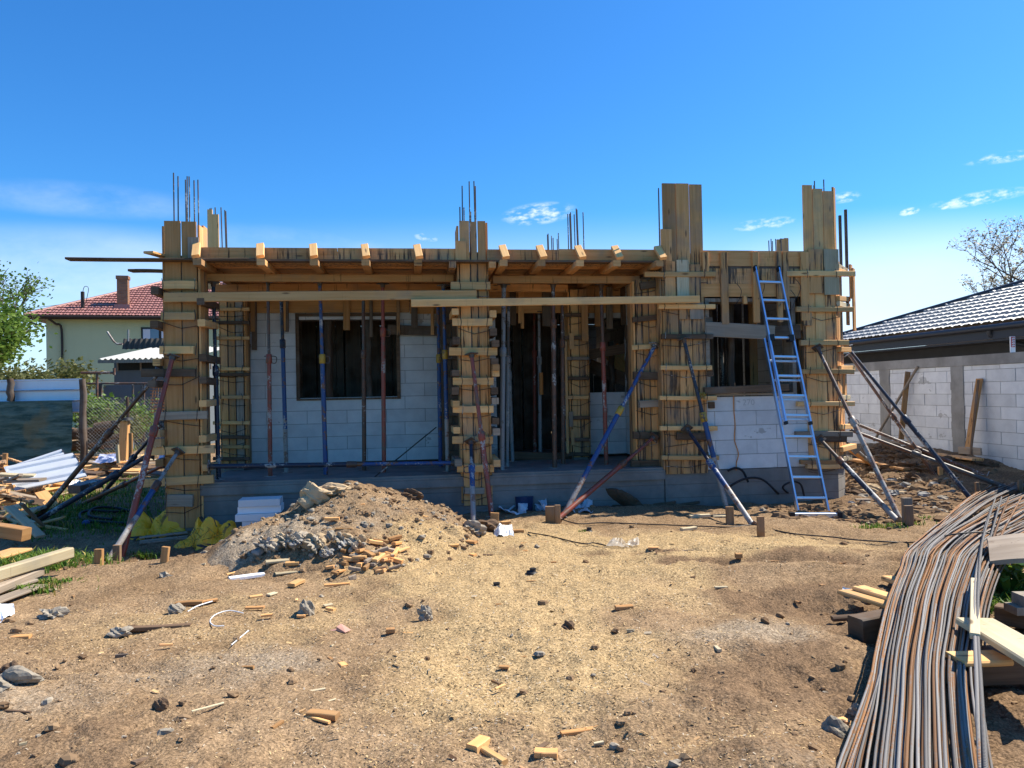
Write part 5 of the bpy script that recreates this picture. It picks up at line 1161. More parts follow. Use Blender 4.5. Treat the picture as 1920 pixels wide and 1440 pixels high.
for i in range(40):
    Y = 3.0*(3.2)**rp2.random(); X = rp2.uniform(-.72, .6)*Y; p = Vector((X, Y, htop(X, Y)+.012)); a = rp2.uniform(0, 6.28); L = rp2.uniform(.03, .09)
    d = Vector((math.cos(a), math.sin(a), rp2.uniform(-.2, .2)))*L/2; b = MB(); b.beam(p-d, p+d, L*rp2.uniform(.2, .5), rp2.uniform(.008, .022), (0, 0, 1), rn(), 0, .002)
    solo('wood_chip', b, M[rp2.choice(('pine', 'form', 'stake', 'old', 'pale'))], 'small stray wood chip lying on the trampled yard', 'wood chip', 'stray chips on the yard')
def rock(px, py, rx, rz, m, label, seed, name='stone', cat='stone', ry=None, lift=0.0, rough=.35, nu=18, nv=12):
    p = GTH(px, py); b = MB(); b.lump(p+Vector((0, 0, rz*.35+lift)), rx, ry or rx*.8, rz, seed, rough, nu, nv, rn()); return solo(name, b, M[m], label, cat, 'cement lumps along the heap front' if seed >= 200 else None)
rock(1568, 1388, .06, .055, 'rock', 'pale rounded stone near the rebar bundle', 1); rock(1612, 1348, .045, .04, 'rock', 'smaller grey stone touching the rebar bundle', 2)
rock(1066, 1181, .038, .04, 'darkclod', 'dark clod alone on the open ground', 3, 'clod', 'clod'); rock(575, 1152, .055, .07, 'rock', 'grey pointed stone on the open ground', 4)
rock(798, 1160, .04, .055, 'rock', 'small ragged white-grey cement lump on the yard', 5, 'cement_lump', 'cement lump', rough=.7); rock(302, 1328, .035, .035, 'darkclod', 'dark clod in the near yard', 6, 'clod', 'clod')
rock(330, 1148, .06, .045, 'rock', 'grey rubble piece beside the bark strip', 7); rock(98, 1158, .08, .04, 'rock', 'grey rubble clump above the small trench', 8, rough=.6); rock(12, 1288, .11, .05, 'rock', 'large grey stone at the photo edge of the near yard', 9, rough=.7, nu=26, nv=16)
rock(22, 1262, .06, .04, 'darkclod', 'dark clod above the large grey stone', 10, 'clod', 'clod'); rock(225, 1190, .07, .03, 'rock', 'flat grey rubble piece at the end of the trench', 12)
rock(588, 945, .13, .11, 'clod', 'big dry clod standing on the crest of the soil heap', 13, 'clod', 'clod', .10, .02, .5, 26, 16); rock(622, 922, .17, .05, 'clod', 'flat dry clod on the very top of the soil heap', 14, 'clod', 'clod', rough=.4)

rk = random.Random(6)
for k in range(22):
    px = 505+165*(k % 11)/10+rk.uniform(-9, 9); py = 1028+rk.uniform(-14, 12)-8*math.sin(k*.7)
    rock(px, py, rk.uniform(.035, .085), rk.uniform(.03, .06), ('rock', 'clod', 'rock', 'mortar')[k % 4], 'knobbly grey cement lump in the crusted row along the heap front', 200+k, 'cement_lump', 'cement lump', rk.uniform(.04, .09), rk.uniform(0, .03), rk.uniform(.4, .7), 20, 13)

rock(770, 935, .11, .06, 'darkclod', 'dark clod on the right shoulder of the heap', 18, 'clod', 'clod', rough=.6); rock(911, 996, .14, .09, 'darkclod', 'dark soil clod between heap and white plastic', 19, 'clod', 'clod', rough=.5); rock(886, 1000, .10, .07, 'rock', 'grey clod at the very edge of the heap', 20, 'clod', 'clod', rough=.5)
rock(384, 1018, .10, .08, 'clod', 'brown clod below the printed yellow sack', 22, 'clod', 'clod'); rock(1630, 925, .17, .10, 'clod', 'reddish clod at the house corner', 23, 'clod', 'clod'); rock(1600, 930, .12, .08, 'darkclod', 'dark clod against the plinth corner', 24, 'clod', 'clod')
rock(640, 1185, .045, .03, 'tilebit', 'small broken pink tile piece on the yard', 26, 'tile_piece', 'tile piece', rough=.7, nu=6, nv=4)
for k, (px, py) in enumerate(((998, 1076), (930, 1103), (1104, 997))):
    p = GTH(px, py); b = MB(); b.tube([p+Vector((0, 0, .0)), p+Vector((0, 0, .012)), p+Vector((.005, .0, .022)), p+Vector((.005, 0, .045))], [.055, .05, .025, .03], 14); solo('rubber_cap', b, M['black'], ('black rubber cap lying on the pale sawdust', 'second black cap nearer the camera, half sunk', 'black scrap on the sawdust below the shade line')[k], 'rubber cap')
# dark soil pile by the plinth
b = MB(); c = on(GT(1168, 950)); b.lump(c+Vector((0, .02, .0)), .24, .17, .19, 31, .55, 48, 26, rn()); solo('soil_pile', b, M['darkclod'], 'small dark pile of earth against the porch plinth', 'soil pile')
for k in range(7):
    px, py = (1220+k*17, 945+3*math.sin(k*2)); off(px, py, R_.uniform(.2, .5), R_.uniform(.06, .16), .03, R_.uniform(-30, 30), R_.choice(('old', 'grey', 'old')), 'dark board scrap in the shade along the plinth', .1, 'scrap wood', 'scrap_board', 'board scraps along the plinth')
off(1425, 933, .8, .14, .05, 2, 'old', 'dark plank lying along the plinth behind the ladder', 0, 'plank', 'plank'); off(1440, 925, .55, .10, .04, -8, 'grey', 'grey plank end lying on the dark plank by the plinth', 0, 'plank', 'plank', lift=.06)
b = MB(); b.beam(on(GT(1290, 945), .05), on(GT(1306, 928), .22), .28, .02, (0, -.3, 1)); solo('metal_scrap', b, M['steel'], 'bent grey sheet scrap leaning against the plinth', 'metal scrap')
# grass
def grass(name, spots, label, kind='stuff', mats=('blade', 'dryblade'), dry=.12, seed=3):
    rs = random.Random(seed); b = MB()
    for (px, py, rx, ry, n, h) in spots:
        c = GT(px, py)
        for _ in range(n):
            x, y = c.x+rs.gauss(0, rx*.5), c.y+rs.gauss(0, ry*.5); z = hz(x, y)-.01; a = rs.uniform(0, 6.28); hh = h*rs.uniform(.4, 1.2); ln = hh*rs.uniform(.2, .9); w = rs.uniform(.004, .009)
            d = Vector((math.cos(a), math.sin(a), 0)); s = Vector((-d.y, d.x, 0))*w; p = Vector((x, y, z)); m = p+d*ln*.35+Vector((0, 0, hh*.65)); e = p+d*ln+Vector((0, 0, hh*rs.uniform(.6, 1)))
            b.add([p-s, p+s, m+s*.8, m-s*.8, e], [[0, 1, 2, 3], [3, 2, 4]], [[(0, 0)]*4, [(0, 0)]*3], (rs.random(), rs.random(), 0, 1), 1 if rs.random() < dry else 0)
    return tag(solo(name, b, [M[k] for k in mats], loc=(0, 0, 0)), label, 'grass', None, kind)
grass('grass', [(105, 1052, .55, .30, 900, .14), (40, 1066, .6, .3, 700, .14), (20, 1112, .45, .10, 420, .10), (85, 1095, .35, .08, 260, .07), (150, 1050, .2, .12, 150, .08), (272, 1047, .16, .10, 150, .11), (395, 1012, .12, .08, 60, .12),
   (1670, 986, .4, .07, 160, .06), (1650, 990, .3, .06, 120, .05), (1732, 972, .2, .1, 70, .05), (1690, 886, .5, .2, 90, .06), (1882, 1128, .45, .30, 700, .13), (1868, 1148, .3, .12, 400, .10), (1900, 1100, .5, .2, 380, .12), (632, 942, .03, .03, 10, .03), (1093, 998, .06, .05, 24, .05)],
   'fresh green grass and weeds in tufts at the yard edges')
grass('shade_grass', [(120, 962, 1.4, 1.0, 1900, .12), (215, 930, 1.5, 1.0, 1900, .10), (190, 985, 1.1, .7, 1300, .08), (230, 905, 1.6, 1.2, 1300, .10), (60, 1000, .8, .4, 500, .1)], 'trampled grass in the shade beside the house', seed=5, dry=.08)
grass('dry_grass', [(190, 845, 2.4, 1.6, 2200, .22), (270, 800, 4.5, 2.5, 2200, .3), (120, 880, 1.2, .6, 500, .15)], 'yellow dry grass behind the mesh fence', seed=6, dry=.65)
def weeds():
    rs = random.Random(9); b = MB()
    for (px, py) in ((1880, 1105), (1900, 1095), (1868, 1118), (1915, 1110), (1890, 1125)):
        c = GT(px, py)
        for k in range(9):
            a = rs.uniform(0, 6.28); L = rs.uniform(.10, .20); d = Vector((math.cos(a), math.sin(a), 0)); s = Vector((-d.y, d.x, 0))
            P = [c+d*(L*t)+Vector((0, 0, .16*math.sin(t*2.2)*rs.uniform(.7, 1.1)+.02)) for t in (0, .4, .75, 1)]; w = (.008, .03, .028, .004)
            vs = [q for i in range(4) for q in (P[i]-s*w[i], P[i]+s*w[i])]
            b.add(vs, [[0, 1, 3, 2], [2, 3, 5, 4], [4, 5, 7, 6]], [[(0, 0)]*4]*3, (rs.random(), 0, 0, 1))
    solo('dandelion_plant', b, M['blade'], 'broad-leaved weed clump beyond the rebar bundle', 'weed')
weeds()
b = MB(); c = GT(1879, 1075, .1); b.lump(c, .03, .03, .012, 2, .1, 10, 6, rn()); b.tube([c, c-Vector((0, 0, .12))], .003, 5); solo('dandelion_flower', b, M['flower'], 'single yellow dandelion flower above the weed clump', 'flower')
b = MB(); rs = random.Random(4)
for k in range(26):
    p = GT(372, 1030)+Vector((rs.uniform(-.2, .2), rs.uniform(-.1, .1), 0)); b.tube([p, p+Vector((rs.uniform(-.1, .1), rs.uniform(-.05, .05), .12)), p+Vector((rs.uniform(-.22, .2), 0, rs.uniform(.12, .26)))], .0025, 4, (rs.random(), 0, 0, 1))
solo('thin_weed', b, M['leaf2'], 'thin wiry weed growing in front of the printed sack', 'weed')
# ============================================================ NEIGHBOURS
def tiled(name, e0, d, L, n, pitch, tmax, cut, m, parent, wave=.21, step=.35, amp=.022, drop=.035):
    """pressed tile sheet: waves along the eaves, a step at each course. cut(t)->(s0,s1)"""
    up = n*math.cos(pitch)+Vector((0, 0, math.sin(pitch))); N = d.cross(up).normalized()
    if N.z < 0: N = -N
    b = MB(); ts = []; t = 0
    while t < tmax: ts += [(t+.001, 1), (t+step*.5, .5), (t+step-.001, 0)]; t += step
    rows = []
    for (t, q) in ts:
        if t > tmax: break
        s0, s1 = cut(t); ns = int(L/wave*5); row = []
        for k in range(ns+1):
            s = max(s0, min(s1, L*k/ns)); x = math.cos(6.28318*s/wave)
            row.append(e0+d*s+up*t+N*(amp*(1-abs(x)**1.6*(1 if x < 0 else .55))+drop*q))
        rows.append(row)
    nc = len(rows[0]); vs = [p for r in rows for p in r]; fs = []; uvs = []
    for j in range(len(rows)-1):
        for k in range(nc-1):
            a = j*nc+k
            if (vs[a]-vs[a+1]).length < 1e-4 and (vs[a+nc]-vs[a+nc+1]).length < 1e-4: continue
            fs.append([a, a+1, a+nc+1, a+nc]); uvs.append([(0, 0)]*4)
    b.add(vs, fs, uvs, (.5, .5, .5, 1), 0, False)
    return part(name, b, m, parent), up, N
M['redtile'] = flat('red_brown_metal_tile', (.34, .155, .13), .42, .10, 3, .5, .1, 0)
M['greytile'] = flat('dark_grey_metal_tile', (.33, .33, .335), .5, .10, 3, .4, .05, 0)
def mat_render(name, c):
    t = NT(name, .95, .1); p = t.pos(); n = t.noise(p, .7, 5.0, .6); n2 = t.noise(p, 30.0, 3.0); n3 = t.noise(t.scale(p, (2, 2, .25)), 1.0, 4.0)
    cc = t.mix(n, c, tuple(x*.82 for x in c)); cc = t.mix(t.math('MULTIPLY', t.ramp(n3, .5, .8), .3), cc, tuple(x*.6 for x in c)); t.col(cc); t.bump(n2, .4, .01); return t.m
M['greenwall'] = mat_render('pale_green_render', (.52, .58, .37)); M['shedwall'] = mat_render('grey_boards', (.15, .17, .18)); M['brick'] = None
def mat_brick():
    t = NT('chimney_brick', .9, .1); uv = t.uv(); x = t.n('ShaderNodeTexBrick'); t.l(uv, x.inputs['Vector']); x.inputs['Scale'].default_value = 1.0
    x.inputs['Brick Width'].default_value = .24; x.inputs['Row Height'].default_value = .075; x.inputs['Mortar Size'].default_value = .012
    x.inputs['Color1'].default_value = (.36, .17, .09, 1); x.inputs['Color2'].default_value = (.26, .115, .06, 1); x.inputs['Mortar'].default_value = (.20, .15, .12, 1)
    t.col(x.outputs[0]); t.bump(x.outputs[1], -.5, .01); return t.m
M['brick'] = mat_brick()
e0 = Vector((-23.28, 35.68, 5.7)); e1 = Vector((-17.53, 37.28, 5.7)); d = (e1-e0).normalized(); n = Vector((-d.y, d.x, 0)); LH = 14.5; PH = rad(25); DP = 5.2
lh = thing('neighbour_house', e0+d*6+n*5-Vector((0, 0, 5.7)), 'pale green two storey house with a red-brown tiled hip roof', 'house')
roofp, up, N = tiled('roof', e0, d, LH, n, PH, DP/math.cos(PH), lambda t: (t*math.cos(PH), LH-t*math.cos(PH)*0), M['redtile'], lh, wave=.29, step=.38, amp=.05, drop=.06)
zr = 5.7+DP*math.tan(PH); b = MB()
b.quad([e0, e0+n*DP+d*DP+Vector((0, 0, zr-5.7)), e0+n*2*DP]); b.quad([e0+n*2*DP, e0+n*DP+d*DP+Vector((0, 0, zr-5.7)), e0+n*DP+d*LH+Vector((0, 0, zr-5.7)), e0+n*2*DP+d*LH]); part('rear_roof', b, M['redtile'], lh)
b = MB(); b.tube([e0+Vector((0, 0, .05)), e0+n*DP+d*DP+Vector((0, 0, zr-5.66))], .09, 8); b.tube([e0+n*DP+d*DP+Vector((0, 0, zr-5.66)), e0+n*DP+d*LH+Vector((0, 0, zr-5.66))], .09, 8); part('ridge_cap', b, M['redtile'], lh)
def lf(x, y, z): return e0+d*x+n*y+Vector((0, 0, z-5.7))
b = MB(); b.box((.75, .6, 0), (LH, 2*DP-.6, 5.62), lf); part('wall', b, M['greenwall'], lh)
b = MB(); b.box((.02, .02, 5.60), (LH, 2*DP, 5.68), lf); part('soffit', b, M['brown'], lh)
b = MB(); b.tube([lf(-.05, -.05, 5.66), lf(LH, -.05, 5.66)], .075, 8); b.box((0, .0, 5.56), (LH, .03, 5.66), lf); part('gutter', b, M['brown'], lh)
b = MB(); b.tube(sag([lf(1.0, -.02, 5.6), lf(1.25, .3, 5.35), lf(1.45, .5, 5.1), lf(1.45, .52, 3), lf(1.45, .52, .2)], 5), .055, 8); part('downpipe', b, M['brown'], lh)
b = MB(); b.tube([lf(-.02, .05, 5.6), lf(.2, .3, 5.4), lf(.7, .5, 5.2)], .05, 8); part('downpipe', b, M['brown'], lh)
cx = lambda px, py, Y: (D(px, py, Y)-e0)
cp = D(234, 578, 38.5); s_c = (cp-e0).dot(d)
ch = MB(); ch.box((s_c-.25, 1.3, 5.9), (s_c+.25, 1.75, 7.75), lf); ch.box((s_c-.29, 1.26, 7.751), (s_c+.29, 1.79, 7.92), lf); part('chimney', ch, M['brick'], roofp)
b = MB(); b.box((s_c-.32, 1.0, 6.1), (s_c+.4, 1.9, 6.42), lf); part('flashing', b, M['redtile'], roofp)
q = D(155, 560, 37.3); b = MB(); b.tube([q-Vector((0, 0, .6)), q+Vector((0, 0, .35))], .09, 8); b.tube(sag([q+Vector((0, 0, .3)), q+Vector((.1, 0, .6)), q+Vector((.3, 0, .5)), q+Vector((.15, 0, -.2))], 4), .015, 5); part('vent_pipe', b, M['brown'], roofp)
wp = D(258, 611, 36.8); ws = (wp-e0).dot(d); wz = wp.z
b = MB(); b.box((ws, .565, wz-1.0), (ws+1.75, .602, wz), lf); wo = part('window', b, M['brown'], lh)
for k in range(2):
    b = MB(); b.box((ws+.08+k*.85, .555, wz-.92), (ws+.82+k*.85, .563, wz-.08), lf); part('pane', b, M['glass'], wo)
    b = MB(); b.box((ws+.10+k*.85, .548, wz-.92), (ws+.42+k*.95, .553, wz-.1), lf); part('curtain', b, M['curtain'], wo)
# grey shed in front of it
YS = 24.0; sx0, sx1 = D(214, 700, YS).x, D(345, 700, YS).x; zt = D(250, 672, YS).z
sh = thing('garden_shed', ((sx0+sx1)/2, YS+1, 0), 'low grey shed with a white corrugated roof before the green house', 'shed')
b = MB(); b.box((sx0, YS, -.1), (sx1, YS+2.6, zt-.05)); part('wall', b, M['shedwall'], sh)
b = MB(); b.box((sx0+.1, YS-.02, zt-.38), (sx1-.2, YS-.003, zt-.12)); part('window_band', b, M['opening_dark'], sh)
for k in range(5):
    b = MB(); x = sx0+.1+k*.75; b.box((x, YS-.04, zt-.4), (x+.05, YS-.021, zt-.1)); part('mullion', b, M['grey'], sh)
def corr(p0, dx, up, nx, ny, wl, amp, m, name, parent, tint=None):
    b = MB(); NN = Vector(dx).cross(Vector(up)).normalized()
    def fn(i, j):
        s = i*Vector(dx).length; return Vector(p0)+Vector(dx)*i+Vector(up)*j+NN*(amp*math.sin(6.28318*s/wl))
    b.grid(fn, nx, ny, (.5, .5, .5, 1), 0, True); return part(name, b, m, parent)
M['asbestos'] = flat('white_corrugated_sheet', (.44, .43, .40), .8, .12, 5); M['oldasb'] = flat('weathered_corrugated_sheet', (.08, .07, .06), .9, .4, 5)
pa, pb = D(184, 674, YS-.7), D(345, 671, YS-.7); corr(pa, pb-pa, Vector((.8, 1.7, .43)), 120, 2, .18, .03, M['asbestos'], 'roof', sh)
b = MB(); b.beam(D(184, 678, YS-.68), D(345, 676, YS-.68), .05, .10); part('fascia', b, M['grey'], sh)
pa, pb = D(229, 655, YS+1.2), D(345, 653, YS+1.2); corr(pa, pb-pa, Vector((0, .1, .36)), 100, 1, .18, .03, M['oldasb'], 'upper_sheet', sh)
b = MB(); b.tube([D(201, 622, YS+.5), D(213, 640, YS+.5), D(219, 645, YS+.5), D(230, 645, YS+.5)], .035, 6); part('bent_pipe', b, M['steel'], sh)
b = MB(); b.tube([D(240.5, 640, YS+1), D(240.5, 618, YS+1)], .03, 6); part('flue', b, M['steel'], sh)
# pipe frames and posts before the shed
def pf(name, segs, m, label, cat, r=.03, group=None):
    t = thing(name, segs[0][0], label, cat, group)
    for a, c in segs:
        b = MB(); b.tube([a, c], r, 6); part('tube', b, M[m], t)
    return t
Y2 = 20.5
pf('pipe_frame', [(D(182, 800, Y2), D(182, 698, Y2)), (D(152, 699, Y2), D(215, 699, Y2)), (D(214, 703, Y2), D(214, 690, Y2))], 'rust', 'rusty T shaped pipe post standing before the grey shed', 'pipe post', .035)
Y3 = 21.5
pf('pipe_frame', [(D(164, 719, Y3), D(290, 719, Y3)), (D(186, 719, Y3), D(186, 830, Y3)), (D(190, 719, Y3), D(190, 830, Y3)), (D(249, 722, Y3), D(249, 830, Y3)), (D(265, 719, Y3), D(265, 830, Y3)), (D(270, 719, Y3), D(270, 830, Y3))], 'dsteel', 'dark metal cage frame of tubes before the grey shed', 'frame', .03)
b = MB(); b.box((D(194, 722, 22.5).x, 22.5, .1), (D(248, 722, 22.5).x, 22.56, D(200, 722, 22.5).z)); b2 = b; solo('metal_board', b, M['shedwall'], 'bluish grey sheet panel standing behind the cage frame', 'panel')
om = thing('steel_mesh', D(300, 850, 16.5), 'rusty orange steel mesh panel leaning behind the corner column', 'steel mesh')
for k in range(9):
    b = MB(); x = 284+k*5; b.tube([D(x+4, 713, 16.5), D(x, 775, 16.4)], .009, 5); part('wire', b, M['omesh'] if 'omesh' in M else M.setdefault('omesh', mat_paint('orange_rust', (.50, .20, .06), amt=.3)), om)
for k in range(11):
    y = 715+k*5.8; b = MB(); b.tube([D(282, y, 16.45), D(326, y+.5, 16.45)], .009, 5); part('wire', b, M['omesh'], om)
# sheet fence, shade cloth, mesh fence
YF = 18.0
sf = thing('sheet_fence', D(70, 865, YF), 'pale blue metal sheet fence on rough posts with green cloth below', 'fence')
x0, x1 = D(-260, 720, YF).x, D(153, 720, YF).x; zA, zB = D(75, 711, YF).z, D(75, 775, YF).z
b = MB()
def ff(i, j):
    z = zA+(zB-zA)*j; q = (zA-z) % .26; return Vector((x0+(x1-x0)*i, YF+.06+(-.03 if q < .03 else 0)+.006*math.sin(i*61), z))
b.grid(ff, 30, 60, rn(.6, .3), 0, False); part('sheet', b, M['zinc2'], sf)
for px, m_ in ((20, 'log'), (157, 'log'), (-160, 'log')):
    p = D(px, 752 if px == 20 else 868, YF-.08); b = MB(); b.tube([p+Vector((.02*math.sin(k*2), 0, (D(px, 711, YF).z-p.z)*k/5)) for k in range(6)], [.085, .08, .085, .075, .08, .07], 9); part('post', b, M[m_], sf)
for z in (zA-.27, zA-.53):
    b = MB(); b.tube([Vector((x0, YF-.02, z)), Vector((x1, YF-.02, z))], .012, 5); part('wire_strand', b, M['steel'], sf)
def mat_cloth():
    t = NT('green_shade_cloth', .85, .15); p = t.pos(); n = t.noise(t.scale(p, (1.5, 1, 9)), 1.0, 5.0, .7); n2 = t.noise(p, 1.1, 3.0)
    c = t.mix(t.ramp(n, .35, .65), (.035, .075, .065), (.125, .19, .16)); c = t.mix(t.math('MULTIPLY', t.ramp(n2, .60, .70), .6), c, (.20, .17, .09))
    x = t.noise(t.scale(p, (90, 90, 90)), 1.0, 1.0); t.col(c); t.bump(t.math('ADD', n, t.math('MULTIPLY', x, .4)), .7, .05); return t.m
M['cloth'] = mat_cloth()
cr = fbm(*np.meshgrid(np.linspace(0, 9, 61), np.linspace(0, 4, 31), indexing='ij'), 17, 4)
zc0, zc1 = D(70, 752, YF).z, D(70, 880, YF).z; xc = D(146, 800, YF).x
b = MB(); b.grid(lambda i, j: Vector((x0+(xc-x0)*i, YF-.2+.12*float(cr[int(round(i*60)), int(round(j*30))])-.1*j, zc0+(zc1-zc0)*j+(.03*float(cr[int(round(i*60)), 0]) if j == 0 else 0))), 60, 30, rn(.5, .5), 0, True); part('shade_cloth', b, M['cloth'], sf)
mf = thing('mesh_fence', D(230, 862, YF+.3), 'sagging chain-link fence between shade cloth and house', 'fence')
xa, xb = D(143, 800, YF+.3).x, D(330, 800, YF+.3).x; za, zb = D(230, 746, YF+.3).z, D(230, 866, YF+.3).z
b = MB(); step = .085; H = za-zb; k = -H
while k < xb-xa:
    for sg in (0, 1):
        s0, s1 = k, k+H
        a0, a1 = max(s0, 0), min(s1, xb-xa)
        if a1 <= a0: continue
        z0, z1 = (a0-s0)/H, (a1-s0)/H
        if sg: z0, z1 = 1-z0, 1-z1
        b.tube([Vector((xa+a0, YF+.3+.05*math.sin(a0*2), zb+H*z0)), Vector((xa+(a0+a1)/2, YF+.3+.05*math.sin(a0+a1), zb+H*(z0+z1)/2)), Vector((xa+a1, YF+.3+.05*math.sin(a1*2), zb+H*z1))], .0036, 3, (.5, .5, .5, 1), 0, False)
    k += step
part('netting', b, M['steel'], mf)
for px in (163, 244, 312):
    p = D(px, 870, YF+.25); b = MB(); b.tube([p, Vector((p.x-.05, p.y, za+.02))], .04, 8); part('post', b, M['log'], mf)
rs = random.Random(12)
for k in range(11):
    px, py = rs.uniform(148, 205), rs.uniform(795, 850); c = D(px, py, 19.5); r = rs.uniform(.06, .14); L = rs.uniform(.5, 1.2); a = rs.uniform(-.6, .6); dd = Vector((math.cos(a), .3, math.sin(a)*.5))*L/2
    b = MB(); b.tube([c-dd, c, c+dd], [r*.9, r, r*.85], 10); solo('firewood_log', b, M['log'] if k % 3 else M['old'], 'brown log in the firewood heap behind the mesh fence', 'log', 'firewood logs behind the mesh fence')
crumple('ground_sheet', [D(172, 866, 16.2), D(240, 864, 15.2), D(234, 850, 16.6), D(190, 852, 17.0)], .12, 'tarp', 'blue white crumpled sheet lying on dry grass by the mesh fence', 'sheet', 51, 16)
crumple('ground_sheet', [D(296, 862, 14.2), D(315, 862, 14.0), D(316, 848, 14.6), D(300, 850, 14.8)], .10, 'tarp', 'small blue sheet scrap behind the corner column', 'sheet', 52, 8)
# block boundary wall to the far right of the yard
UF = 4.85
def fv(px, py):
    r = ray(px, py); E = Vector((0, 0, EYE)); t = ((ORG-E).dot(UV_)+UF)/r.dot(UV_); p = E+r*t; return (p-ORG).dot(VV_), p.z
bw = thing('boundary_wall', W(UF, 3, .2), 'white block boundary wall with grey concrete posts and capping beam', 'wall')
v1a, v1b = fv(1669, 760)[0], fv(1652, 760)[0]; v2a, v2b = fv(1808, 760)[0], fv(1786, 760)[0]
zc = 1.895
for a, c in ((v2a-3.9, v2a-.001), (v2b+.001, v1a-.001), (v1b+.001, v1b+3.4), (v1b+3.7, v1b+7)):
    blockwall('block_wall', (UF+.2, a), (UF+.2, c), .2, .22, zc, [], R_.randint(0, 1), parent=bw, g=.006)
blockwall('block_wall', (UF+.2, v2a-9), (UF+.2, v2a-4.2), .2, .22, zc, [], 0, parent=bw)
for a, c in ((v1a, v1b), (v2a, v2b), (v2a-4.2, v2a-3.9), (v1b+3.4, v1b+3.7)):
    b = MB(); n_ = 14
    for k in range(n_):
        z0, z1 = .0+zc/n_*k, zc/n_*(k+1); hb(b, UF-.012-R_.uniform(0, .006), UF+.2, a-R_.uniform(0, .02), c+R_.uniform(0, .02), z0, z1)
    part('concrete_post', b, M['mortar'], bw)
b = MB(); hb(b, UF-.02, UF+.22, v2a-9, v1b+7, zc+.002, 2.065); part('capping_beam', b, M['mortar'], bw)
b = MB(); hb(b, UF-.05, UF+.25, v2a-9, v1b+7, -.3, .215); part('footing', b, M['mortar'], bw)
def onwall(px, py, o=.06): 
    v, z = fv(px, py); return W(UF-o, v, z)
tim(onwall(1706, 697, .04), onwall(1713, 823, .25), .10, .03, 'stake', 'reddish board standing against the boundary wall under the capping', 'plank', 'plank')
tim(onwall(1724, 687, .03), onwall(1670, 826, .35), .06, .03, 'grey', 'thin grey lath leaning across the boundary wall', 'slat', 'slat')
tim(onwall(1841, 710, .04), onwall(1847, 842, .30), .13, .03, 'form', 'tall orange board leaning on the boundary wall by its broad post', 'plank', 'plank')
tim(onwall(1845, 712, .10), onwall(1856, 852, .34), .04, .02, 'old', 'dark lath leaning beside the tall orange board', 'slat', 'slat')
tim(onwall(1829, 843, .3), onwall(1872, 846, .3), .03, .12, 'grey', 'short grey board at the foot of the leaning orange board', 'plank', 'plank')
tim(onwall(1698, 829, .3), onwall(1735, 829, .3), .03, .07, 'grey', 'short grey batten low on the boundary wall foot', 'slat', 'slat')
tim(onwall(1690, 836, .4), onwall(1888, 860, .5), .20, .035, 'form', 'long tan plank lying along the foot of the boundary wall', 'plank', 'plank')
tim(GT(1700, 866), GT(1930, 910), .25, .03, 'grey', 'long plank lying on the bare soil before the boundary wall', 'plank', 'plank')
tim(GT(1600, 862, .1), GT(1700, 880, .06), .14, .04, 'form', 'brown plank lying behind the house corner', 'plank', 'plank')
tim(W(1.95, .9, .85), GT(1640, 874), .12, .03, 'form', 'short board leaning at the house corner low behind the props', 'plank', 'plank')
rs = random.Random(31)
for k in range(60):
    t_ = rs.random(); p = onwall(1690+200*t_, 850, rs.uniform(.3, 1.6)); p.z = hz(p.x, p.y); b = MB(); r = rs.uniform(.03, .11); b.lump(p+Vector((0, 0, r*.15)), r*1.4, r, r*.7, k, .6, 16, 11, rn()); solo('soil_clod', b, M['darkclod'], 'dark soil clod of the bank along the boundary wall', 'clod', 'soil clods along the boundary wall')
for k in range(40):
    px, py = rs.uniform(1590, 1800), rs.uniform(890, 960); p = GT(px, py); b = MB(); r = rs.uniform(.02, .07); b.lump(p+Vector((0, 0, r*.3)), r*1.3, r, r*.7, k+50, .5, 8, 6, rn()); solo('rubble_stone', b, M[rs.choice(('rock', 'clod', 'darkclod', 'mortar'))], 'small rubble piece on the bare soil beyond the house corner', 'rubble', 'rubble beyond the house corner')
# neighbour with the dark tiled roof
E1, E2 = Vector((9.68, 21.11, 2.85)), Vector((10.58, 15.38, 2.85)); d2 = (E2-E1).normalized(); n2 = Vector((-d2.y, d2.x, 0)); PR = rad(19.6); s_far = -2.4
if n2.x < 0: n2 = -n2
eF = E1+d2*s_far; LR = 20.0
rh = thing('neighbour_house', eF+d2*8+n2*4-Vector((0, 0, 2.85)), 'low unrendered house with a shiny dark grey tiled hip roof', 'house')
rf, up2, N2 = tiled('roof', eF, d2, LR, n2, PR, 6.2/math.cos(PR), lambda t: (t*math.cos(PR)*1.12, LR), M['greytile'], rh, wave=.29, step=.38, amp=.045, drop=.065)
hv = n2*6.2+d2*6.2*1.12+Vector((0, 0, 6.2*math.tan(PR)))
b = MB(); b.tube([eF+N2*.05, eF+hv+N2*.08], .085, 8); part('hip_cap', b, M['gutter'], rf)
b = MB(); b.quad([eF, eF+hv, eF+n2*12.4]); b.quad([eF+n2*12.4, eF+hv, eF+hv+d2*10, eF+n2*12.4+d2*18]); part('rear_roof', b, M['greytile'], rh)
def rfm(x, y, z): return eF+d2*x+n2*y+Vector((0, 0, z-2.85))
b = MB(); b.tube([rfm(-.1, -.07, 2.80), rfm(LR, -.07, 2.80)], .07, 8); part('gutter', b, M['gutter'], rh)
b = MB(); b.box((0, 0, 2.55), (LR, .03, 2.80), rfm); part('fascia', b, M['gutter'], rh)
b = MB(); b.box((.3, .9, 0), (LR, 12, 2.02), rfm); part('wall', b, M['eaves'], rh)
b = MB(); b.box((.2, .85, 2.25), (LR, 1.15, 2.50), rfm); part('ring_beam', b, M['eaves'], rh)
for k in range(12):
    b = MB(); b.box((.5+k*1.7, .95, 2.02), (.75+k*1.7, 1.1, 2.249), rfm); part('pier', b, M['eaves'], rh)
